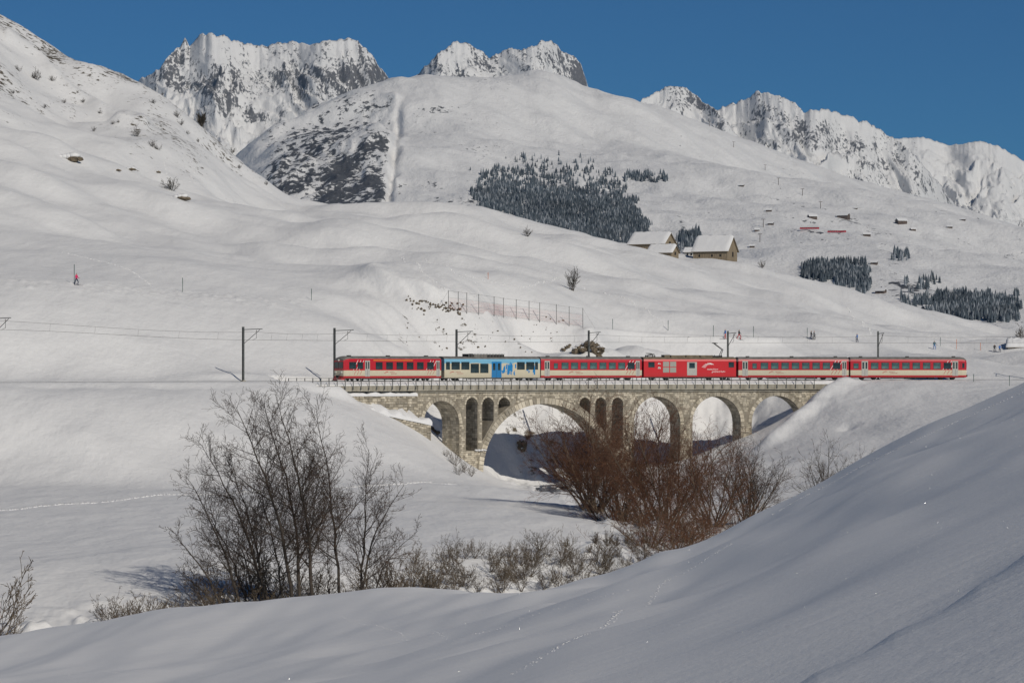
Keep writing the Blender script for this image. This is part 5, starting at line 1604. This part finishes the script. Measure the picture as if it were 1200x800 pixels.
# ------------------------------------------------------------------ people
M_SKIN = plain('skin', (.45, .27, .19), .6)
M_HAIR = plain('hat_dark', (.03, .03, .035), .8)
CLO = {k: plain('cloth_' + k, c, .8, 0, .12, 6) for k, c in {'pink': (.62, .03, .13), 'navy': (.02, .03, .07), 'blue': (.03, .14, .42), 'black': (.018, .018, .02), 'red': (.45, .03, .03), 'grey': (.12, .12, .13), 'teal': (.03, .12, .18)}.items()}
def person(px, py, jacket, pants, label, rz=0.0, stride=.22, skis=False, h=1.74, sit=False):
    p = hitB(px, py, 425, 900)
    root = empty('person', p, rz)
    s = h / 1.74
    J = [(0, 0, .95), (0, 0, 1.12), (0, -.02, 1.30), (0, -.02, 1.44), (0, -.02, 1.53), (0, -.04, 1.62), (0, -.04, 1.74),
         (.10, 0, .90), (.12, -stride, .50), (.12, -stride * .6, .07), (.12, -stride * .6 - .16, .04),
         (-.10, 0, .90), (-.12, stride * .5, .50), (-.12, stride * 1.1, .09), (-.12, stride * 1.1 - .15, .04),
         (.19, -.02, 1.42), (.27, -.08, 1.16), (.25, -.30, 1.02), (.25, -.38, 1.00), (-.19, -.02, 1.42), (-.27, .02, 1.16), (-.25, -.20, .98), (-.25, -.28, .96)]
    E = [(0, 1), (1, 2), (2, 3), (3, 4), (4, 5), (5, 6), (0, 7), (7, 8), (8, 9), (9, 10), (0, 11), (11, 12), (12, 13), (13, 14), (3, 15), (15, 16), (16, 17), (17, 18), (3, 19), (19, 20), (20, 21), (21, 22)]
    R = [.155, .15, .17, .15, .065, .10, .075, .105, .075, .06, .05, .105, .075, .06, .05, .085, .062, .05, .045, .085, .062, .05, .045]
    me = bpy.data.meshes.new('body_base'); me.from_pydata([tuple(c * s for c in j) for j in J], E, [])
    ob = bpy.data.objects.new('body_base', me); COL.objects.link(ob)
    sk = ob.modifiers.new('skin', 'SKIN'); sb = ob.modifiers.new('sub', 'SUBSURF'); sb.levels = 1; sb.render_levels = 1
    lay = me.skin_vertices[0]
    for i, r_ in enumerate(R): lay.data[i].radius = (r_ * s, r_ * s); lay.data[i].use_root = (i == 0)
    dg = bpy.context.evaluated_depsgraph_get()
    bm_ = bpy.data.meshes.new_from_object(ob.evaluated_get(dg))
    bpy.data.objects.remove(ob); bpy.data.meshes.remove(me)
    bm_.name = 'body'; bm_.materials.clear()
    for m_ in (CLO[jacket], CLO[pants], M_SKIN, M_HAIR): bm_.materials.append(m_)
    for f in bm_.polygons:
        c = f.center / s; f.use_smooth = True
        side = abs(c.x) > .2 and c.y < -.30
        f.material_index = 2 if (1.50 < c.z < 1.66) else (3 if c.z >= 1.66 or side and c.z < 1.1 else (1 if c.z < .93 else 0))
    link('body', bm_, root)
    if skis:
        for sx in (-.12, .12):
            m = MB(); y0 = -stride * .6 if sx > 0 else stride * 1.1
            m.box(sx - .045, sx + .045, y0 - .95, y0 + .75, .0, .025); m.add([(sx - .045, y0 - .95, 0), (sx + .045, y0 - .95, 0), (sx + .02, y0 - 1.12, .1), (sx - .02, y0 - 1.12, .1)], [(0, 1, 2, 3)]); m.build('ski', CLO['black'], root)
    for sx in (-.25, .25):
        m = MB(); y0 = -.36 if sx > 0 else -.26; m.tube([(sx * s, y0 * s, 1.02 * s), (sx * 1.25, y0 * s + .1, .0)], .012, 4); m.build('ski_pole', CLO['grey'], root)
    tag(root, label, 'person')
person(89.5, 334, 'pink', 'navy', 'person in a pink jacket on skis at the piste edge by a pole', 1.2, .25, True, 1.8)
person(850, 397, 'blue', 'red', 'person in blue on skis just beside the mast above the motor car', -1.2, .2, True)
person(866, 398, 'black', 'red', 'person in black striding on skis behind the mast arm', 1.3, .35, True, 1.8)
person(950.5, 398, 'black', 'navy', 'person in dark clothes walking close beside a companion on the piste', 1.5, .2)
person(954, 398.5, 'grey', 'black', 'person in grey clothes walking as the second of the close pair', 1.5, .2)
person(1004.5, 401, 'blue', 'navy', 'person in a blue jacket walking alone before the last mast', -1.4, .25)
person(1095, 409.5, 'teal', 'blue', 'person in blue walking alone beyond the last mast', .3, .2)
person(1165.5, 413, 'black', 'grey', 'person in dark clothes standing on the plateau near the hut', .2, .1, h=1.6)
person(1171.5, 413, 'blue', 'navy', 'person in blue standing on the plateau near the hut', .4, .1, h=1.6)

# ------------------------------------------------------------------ barns
def wood(name, c0, c1):
    m, nt, b = new_mat(name)
    tc = N(nt, 'ShaderNodeTexCoord'); mp = N(nt, 'ShaderNodeMapping'); mp.inputs['Scale'].default_value = (5, 5, .25); nt.links.new(tc.outputs['Object'], mp.inputs[0])
    n = noise_node(nt, 1.2, 5, .6, vec=mp.outputs[0])
    r = ramp(nt, n.outputs[0], [(.3, c0 + (1,)), (.7, c1 + (1,))]); nt.links.new(r.outputs[0], b.inputs['Base Color']); b.inputs['Roughness'].default_value = .85
    bump(nt, b, n.outputs[0], .5, .05)
    return m
M_WOOD = wood('weathered_boards', (.15, .115, .075), (.31, .25, .17))
M_HOLE = plain('dark_opening', (.012, .01, .008), .9)
M_STUCCO = plain('white_plaster', (.55, .54, .5), .9, 0, .1)
def barn(name, pos, rz, L, Wd, hw, hr, label, wall=None, snow=.45, openings=(), plank=True, cat='barn', basez=-2.0):
    root = empty(name, pos, rz)
    m = MB(); l, w = L / 2, Wd / 2
    m.add([(-l, -w, basez), (l, -w, basez), (l, w, basez), (-l, w, basez), (-l, -w, hw), (l, -w, hw), (l, w, hw), (-l, w, hw), (-l, 0, hw + hr), (l, 0, hw + hr)],
          [(0, 1, 5, 4), (2, 3, 7, 6), (1, 2, 6, 9, 5), (3, 0, 4, 8, 7)])
    wl = m.build('wall', wall or M_WOOD, root)
    if plank:       # upright cover boards, each a board of its own
        rng = random.Random(int(L * 100)); bmesh_ = {}
        nb = int(L / .75)
        for k in range(nb + 1):
            bd = link('board', box_mesh('board', (.22, .06, hw + 1.0), M_WOOD, 'board'), wl); bd.location = (-l + .15 + k * (L - .3) / nb, -w - .025, (hw - 1.0) / 2)
        nb = int(Wd / .75)
        for k in range(nb + 1):
            yy = -w + .15 + k * (Wd - .3) / nb; hh = hw + hr * (1 - abs(yy) / w) - .12
            bd = link('board', box_mesh('boardg', (.06, .22, round(hh * 2) / 2 + 1.0), M_WOOD, 'board'), wl); bd.location = (l + .025, yy, (round(hh * 2) / 2 - 1.0) / 2)
    e = .45
    pitch = hr / w
    def roofmesh(z0, th, e, name, mat):
        m = MB()
        for sg in (-1, 1):
            y0, y1 = sg * (w + e), 0; za = hw - pitch * e + z0; zb = hw + hr + z0
            v = [(-l - e, y0, za), (l + e, y0, za), (l + e, y1, zb), (-l - e, y1, zb)]
            m.add(v + [(a, b_, c + th) for a, b_, c in v], [(0, 1, 2, 3), (7, 6, 5, 4), (0, 4, 5, 1), (1, 5, 6, 2), (3, 7, 4, 0)])
        return m.build(name, mat, root)
    rf = roofmesh(.03, .14, e, 'roof', M_WOOD)
    m = MB(); n1, n2 = 18, 8; rng = random.Random(int(L * 10 + Wd))
    for sg in (-1, 1):
        vs = []
        for i in range(n1 + 1):
            for j in range(n2 + 1):
                x = -l - e - .06 + (L + 2 * e + .12) * i / n1; t = j / n2; y = sg * (w + e + .05) * (1 - t); z = hw - pitch * e + .17 + (hr + pitch * e) * t
                edge = (i in (0, n1)) or j == 0
                vs.append((x, y, z + (-.02 if edge else snow * rng.uniform(.8, 1.15))))
        m.add(vs, [(i * (n2 + 1) + j, (i + 1) * (n2 + 1) + j, (i + 1) * (n2 + 1) + j + 1, i * (n2 + 1) + j + 1) for i in range(n1) for j in range(n2)])
    m.build('roof_snow', M_SNOW, root, True)
    for (kind, a, z0, wd, ht) in openings:
        mm = MB()
        if kind == 'front': mm.box(a - wd / 2, a + wd / 2, -w - .09, -w - .03, z0, z0 + ht)
        else: mm.box(l + .03, l + .09, a - wd / 2, a + wd / 2, z0, z0 + ht)
        mm.build('opening', M_HOLE, root)
    tag(root, label, cat)
    return root
def at_hill(px, d, dz=0):
    x = (px - CX) / F * d; return Vector((x, d, hB1(x, d) + dz))
def on_line(px, py, d): return W(px, py, d)
barn('barn', on_line(764, 291, 836), math.radians(-30), 11.5, 7.0, 1.3, 2.9, 'larger wooden barn with deep roof snow standing uphill of the small shed', openings=(('front', 2.6, -.3, 1.1, 1.3), ('gable', 0, .6, 1.0, 1.2)))
barn('barn', on_line(777, 299.5, 822), math.radians(-28), 7.5, 4.6, .9, 1.8, 'small wooden shed with snowy roof in front of the larger barn', openings=(('gable', 0, .1, .8, .9),))
barn('barn', on_line(838, 302, 850), math.radians(-26), 10.8, 7.6, 2.0, 3.9, 'long wooden barn with a steep gable standing apart on the crest', openings=(('front', -3.4, .2, .5, .6), ('front', 0.6, .2, .5, .6), ('front', 3.2, .2, .5, .6), ('gable', .3, .2, .9, 1.4)), snow=.5)
barn('house', on_line(809.5, 299, 880), math.radians(-20), 3.2, 3.0, 1.0, 1.0, 'tiny white plastered hut between the shed and the long barn', M_STUCCO, .3, (('front', -.6, -.1, .5, .6), ('front', .6, -.1, .5, .6)), False, 'hut')
barn('house', on_line(1194, 409, 590), math.radians(-10), 4.2, 3.5, .5, 1.0, 'snow-buried hut at the far end of the plateau path', M_STUCCO, .7, (('front', 0, -.4, .6, .6),), False, 'hut')

# ------------------------------------------------------------------ snow tracks
def trail_mesh(name, pts, hit, hfun, step, w, h, label, seed, spread=.3):
    rng = random.Random(seed); m = MB(); xs = []; ys = []
    sm = smooth_poly([tuple(hit(a, b_)) for a, b_ in pts], 6)
    for a, c in zip(sm[:-1], sm[1:]):
        n = max(1, int(np.linalg.norm(c - a) / step))
        for k in range(n):
            q = a + (c - a) * ((k + rng.random() * .6) / n); xs.append(q[0] + rng.gauss(0, spread)); ys.append(q[1] + rng.gauss(0, spread))
    zs = hfun(np.array(xs), np.array(ys))
    for x, y, z in zip(xs, ys, zs): m.blob((x, y, z - h * .35), w * rng.uniform(.7, 1.2), rng, squash=h / w, rough=.25, nu=5, nv=3)
    o = m.build(name, M_SNOW, None, True); tag(o, label, 'track', kind='stuff')
def hfield(a, b_):
    d = F * 14.5 / (b_ - HY); x = (a - CX) / F * d
    return Vector((x, d, hB1(x, d)))
trail_mesh('snow_trail', [(-60, 601), (0, 597), (100, 590), (207, 584), (330, 577), (470, 566), (540, 561)], hfield, hB, .18, .24, .15, 'line of trodden snow crossing the flat field behind the alders', 1, .16)
hh = lambda a, b_: hitB(a, b_, 455, 820)
for k, pl in enumerate([[(470, 298), (492, 314), (510, 330), (522, 340)], [(500, 303), (530, 318), (556, 330), (561, 342), (556, 349)], [(682, 335), (710, 344), (742, 354), (760, 366), (790, 384), (808, 396)], [(545, 322), (580, 331), (625, 334), (665, 332)], [(985, 352), (1000, 372), (1020, 392)], [(70, 295), (140, 312), (160, 322), (178, 336)], [(192, 190), (195, 200), (206, 212), (290, 240)], [(222, 188), (228, 198), (224, 208), (240, 222)]]):
    trail_mesh('snow_trail', pl, hh, hB, .55, .22, .09, ['faint ski track curving down to the end of the fence', 'looped ski track on the slope above the fence', 'ski track running down from the lone bush to the piste', 'ski track leading across the slope to the lone bush', 'forked ski track on the slope below the long barn', 'dotted footprints above the churned piste edge', 'wavy track below the scrub of the left flank', 'second wavy track below the scrub of the left flank'][k], 10 + k, .12)
trail_mesh('snow_trail', [(600, 790), (660, 755), (720, 722), (770, 692), (815, 664), (860, 636)], hitA, hA, .13, .032, .012, 'thin track climbing along the foreground snow edge past the mound', 30, .05)
trail_mesh('snow_trail', [(400, 722), (470, 742), (560, 741), (620, 722), (690, 703), (740, 690)], hitA, hA, .35, .035, .012, 'looping animal track on the near snow shoulder', 31, .05)
trail_mesh('snow_trail', [(905, 603), (960, 573), (1005, 549), (1060, 522), (1110, 499), (1160, 477), (1200, 459), (1240, 441)], hitA, hA, .06, .045, .02, 'bright ski groove along the crest of the foreground slope', 32, .03)

# ------------------------------------------------------------------ glinting snow crystals on the near slope
M_ICE, nt, b = new_mat('ice_crystal'); n = noise_node(nt, 9); r = ramp(nt, n.outputs[0], [(.3, g(.8)), (.7, g(.92))]); nt.links.new(r.outputs[0], b.inputs['Base Color'])
b.inputs['Roughness'].default_value = .28; b.inputs['Metallic'].default_value = .7
rc_ = random.Random(90); m = MB(); xs = []; ys = []
for k in range(3800):
    d = 14 + 95 * rc_.random() ** 1.3; xs.append((rc_.uniform(-100, 1300) - CX) / F * d); ys.append(d)
zs = hA(np.array(xs), np.array(ys))
for x, y, z in zip(xs, ys, zs):
    hv = (to_sun + Vector((-x, -y, -z)).normalized()).normalized()  # flakes added for sparkle, facets aimed between sun and camera
    nrm = (hv + Vector((rc_.gauss(0, .45), rc_.gauss(0, .45), rc_.gauss(0, .45)))).normalized()
    u = nrm.orthogonal().normalized(); v = nrm.cross(u); q = .00005 * y * rc_.uniform(.5, 1.2) * (1 + 3 / y)
    c = Vector((x, y, z + q * .8))
    m.add([c + u * q, c + v * q, c - u * q, c - v * q], [(0, 1, 2, 3)])
o = m.build('snow_crystals', M_ICE); tag(o, 'glinting ice crystals scattered over the near snow slope', 'snow', kind='stuff')

# ------------------------------------------------------------------ far forests
M_CONIF = plain('conifer_needles', (.062, .078, .092), .9, 0, .4, .02)  # needle colour lifted and blued to carry the distance haze
M_CSNOW = plain('snowy_needles', (.22, .24, .26), .9, 0, .4, .02)
def in_poly(x, y, pl):
    c = False; j = len(pl) - 1
    for i in range(len(pl)):
        if (pl[i][1] > y) != (pl[j][1] > y) and x < (pl[j][0] - pl[i][0]) * (y - pl[i][1]) / (pl[j][1] - pl[i][1]) + pl[i][0]: c = not c
        j = i
    return c
def forest(poly, n, h0, h1, label, seed, thin=None):
    rng = random.Random(seed); m = MB()
    xs = [p[0] for p in poly]; ys = [p[1] for p in poly]
    # table of depth over the patch
    gx = np.arange(min(xs), max(xs) + 2, 2.0); D = np.linspace(2100, 5600, 1400)
    for a in gx:
        x = (a - CX) / F * D; z = hD(x, D); vis = HY - F * z / D
        run = np.minimum.accumulate(vis)
        k = int(n * 2.0 / max(1, (max(xs) - min(xs))) * 1.0) + 1
        for _ in range(k):
            px = a + rng.uniform(-1, 1); py = rng.uniform(min(ys), max(ys))
            if not in_poly(px + 22 * float(perlin(px / 11, py / 9, 3)) + rng.gauss(0, 2), py + 16 * float(perlin(px / 10, py / 8, 8)) + rng.gauss(0, 1.5), poly): continue
            if thin and rng.random() > thin(px, py): continue
            i = int(np.argmax(run <= py)); d = D[i] + rng.uniform(-2, 2)
            X, Z = (px - CX) / F * d, z[i]
            h = rng.uniform(h0, h1); r = h * rng.uniform(.17, .25)
            sn = 1 if rng.random() < .26 else 0
            o0 = rng.random() * 6
            for (za, zb, rr) in ((.0, .55, 1.0), (.32, 1.0, .68)):
                vs = [(X + r * rr * math.cos(o0 + q * 1.2566), d + r * rr * math.sin(o0 + q * 1.2566), Z - .6 + h * za + (q % 2) * h * .04) for q in range(5)] + [(X, d, Z - .6 + h * zb)]
                m.add(vs, [(q, (q + 1) % 5, 5) for q in range(5)], sn)
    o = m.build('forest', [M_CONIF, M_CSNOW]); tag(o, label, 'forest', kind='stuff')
F1 = [(552, 228), (562, 208), (585, 194), (610, 186), (640, 182), (690, 190), (715, 203), (735, 228), (752, 250), (768, 282), (745, 292), (700, 284), (640, 270), (600, 258), (570, 246)]
def th1(x, y):
    base_ = float(sst(188, 240, y - (x - 600) * .12)) * .8 + .12
    return base_ + float(fbm(x / 14, y / 8, 3, 77)) * .9
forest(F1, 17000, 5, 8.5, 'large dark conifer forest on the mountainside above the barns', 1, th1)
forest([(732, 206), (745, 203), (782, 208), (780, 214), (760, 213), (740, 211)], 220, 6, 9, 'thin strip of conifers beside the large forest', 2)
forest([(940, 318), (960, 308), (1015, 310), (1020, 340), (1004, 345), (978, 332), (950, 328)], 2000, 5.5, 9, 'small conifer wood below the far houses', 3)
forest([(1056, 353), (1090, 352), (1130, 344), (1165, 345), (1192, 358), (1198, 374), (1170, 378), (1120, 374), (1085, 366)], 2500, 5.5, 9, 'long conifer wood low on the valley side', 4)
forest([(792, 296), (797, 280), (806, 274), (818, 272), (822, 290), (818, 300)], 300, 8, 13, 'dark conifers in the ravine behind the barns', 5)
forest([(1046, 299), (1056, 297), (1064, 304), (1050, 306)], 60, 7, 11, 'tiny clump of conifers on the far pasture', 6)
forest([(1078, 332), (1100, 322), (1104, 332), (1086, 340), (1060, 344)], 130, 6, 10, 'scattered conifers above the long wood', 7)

# ------------------------------------------------------------------ far houses, lift and train
M_DWOOD = plain('dark_timber', (.09, .065, .05), .9, 0, .3, .3)
def far_house(px, py, L, label, seed):
    rng = random.Random(seed); p = hitD(px, py)
    root = empty('far_house', p, math.radians(rng.uniform(-35, 20))); l, w, h = L / 2, L * .36, L * .28
    m = MB(); m.add([(-l, -w, -3), (l, -w, -3), (l, w, -3), (-l, w, -3), (-l, -w, h), (l, -w, h), (l, w, h), (-l, w, h), (-l, 0, h * 1.7), (l, 0, h * 1.7)], [(0, 1, 5, 4), (2, 3, 7, 6), (1, 2, 6, 9, 5), (3, 0, 4, 8, 7)]); m.build('wall', M_DWOOD, root)
    m = MB()
    for sg in (-1, 1): m.add([(-l - .6, sg * (w + .8), h - .4), (l + .6, sg * (w + .8), h - .4), (l + .6, 0, h * 1.75), (-l - .6, 0, h * 1.75), (-l - .6, sg * (w + .8), h + .2), (l + .6, sg * (w + .8), h + .2), (l + .6, 0, h * 1.75 + .7), (-l - .6, 0, h * 1.75 + .7)], [(0, 1, 2, 3), (4, 5, 6, 7), (0, 1, 5, 4), (1, 2, 6, 5), (3, 0, 4, 7)])
    m.build('roof', M_SNOW, root)
    tag(root, label, 'house')
z3 = lambda a, b_: (680 + a / 2.308, 80 + b_ / 2.308)
for i, (a, b_, L, lab) in enumerate([(628, 408, 16, 'far timber house with a wide roof beside the far long building'), (712, 407, 22, 'far long low building on the snowy shelf'), (868, 421, 20, 'far low dark building at the end of the shelf'), (437, 322, 9, 'tiny isolated hut high on the ski slope'), (515, 423, 10, 'tiny far hut beside the lift line on the shelf side'), (478, 442, 9, 'tiny far hut beside the lift line on the ravine side'), (900, 441, 10, 'tiny far hut under the shelf'), (1036, 413, 9, 'tiny far hut among the pastures past the shelf end'), (745, 383, 7, 'tiny far hut above the shelf buildings'), (1000, 433, 10, 'tiny far barn on the pastures below the shelf end'), (775, 455, 14, 'far flat building under the red far train'), (510, 388, 11, 'far lift station on the ski slope'), (465, 485, 8, 'tiny far hut at the foot of the lift line'), (795, 532, 10, 'far barn beside the small conifer wood'), (813, 610, 14, 'far low shed under the small conifer wood'), (940, 655, 13, 'far snowy barn before the long conifer wood')]):
    px, py = z3(a, b_); far_house(px, py, L * .62, lab, i)
for i, (a, b_) in enumerate([(290, 132), (349, 158), (415, 216), (500, 276), (536, 317), (601, 346), (650, 380), (495, 430), (486, 470)]):
    px, py = z3(a, b_); p = hitD(px, py); root = empty('lift_pylon', p)
    m = MB(); m.tube([(0, 0, -2), (0, 0, 9)], [.45, .3], 6, 0, True); m.build('mast', M_DWOOD, root)
    m = MB(); m.box(-2.4, 2.4, -.25, .25, 8.6, 9.1); m.build('crossarm', M_DWOOD, root)
    tag(root, 'far ski-lift pylon on the mountainside', 'pylon', 'pylons of the far ski lifts')
for i, (a, b_) in enumerate([(620, 438), (694, 447)]):
    px, py = z3(a, b_); p = hitD(px, py); root = empty('far_train_coach', p, math.radians(-8))
    m = MB(); m.box(-11, 11, -1.4, 1.4, .9, 2.5); m.build('body', M_RED, root)
    m = MB(); m.box(-10.9, 10.9, -1.3, 1.3, 2.51, 3.0); m.build('roof', M_ROOF, root)
    for k in range(7):
        m = MB(); m.box(-9.4 + k * 2.7, -7.9 + k * 2.7, -1.44, -1.41, 1.4, 2.1); m.build('window', M_GLASSD, root)
    tag(root, ['far red train coach on the valley line below the timber house', 'far red train coach further down the valley line'][i], 'train car')

# ------------------------------------------------------------------ haze
m = MB(); m.box(-5200, 5200, -60, 11200, -24, 1500)
M_HAZE = bpy.data.materials.new('haze'); M_HAZE.use_nodes = True
nt = M_HAZE.node_tree; nt.nodes.clear()
out = N(nt, 'ShaderNodeOutputMaterial'); pv = N(nt, 'ShaderNodeVolumePrincipled')
pv.inputs['Color'].default_value = (.35, .65, 1.0, 1); pv.inputs['Density'].default_value = 1.9e-5; pv.inputs['Anisotropy'].default_value = .2
nt.links.new(pv.outputs[0], out.inputs['Volume'])
o = m.build('haze', M_HAZE); o['kind'] = 'stuff'; tag(o, 'thin pale winter haze over the valley', 'haze')
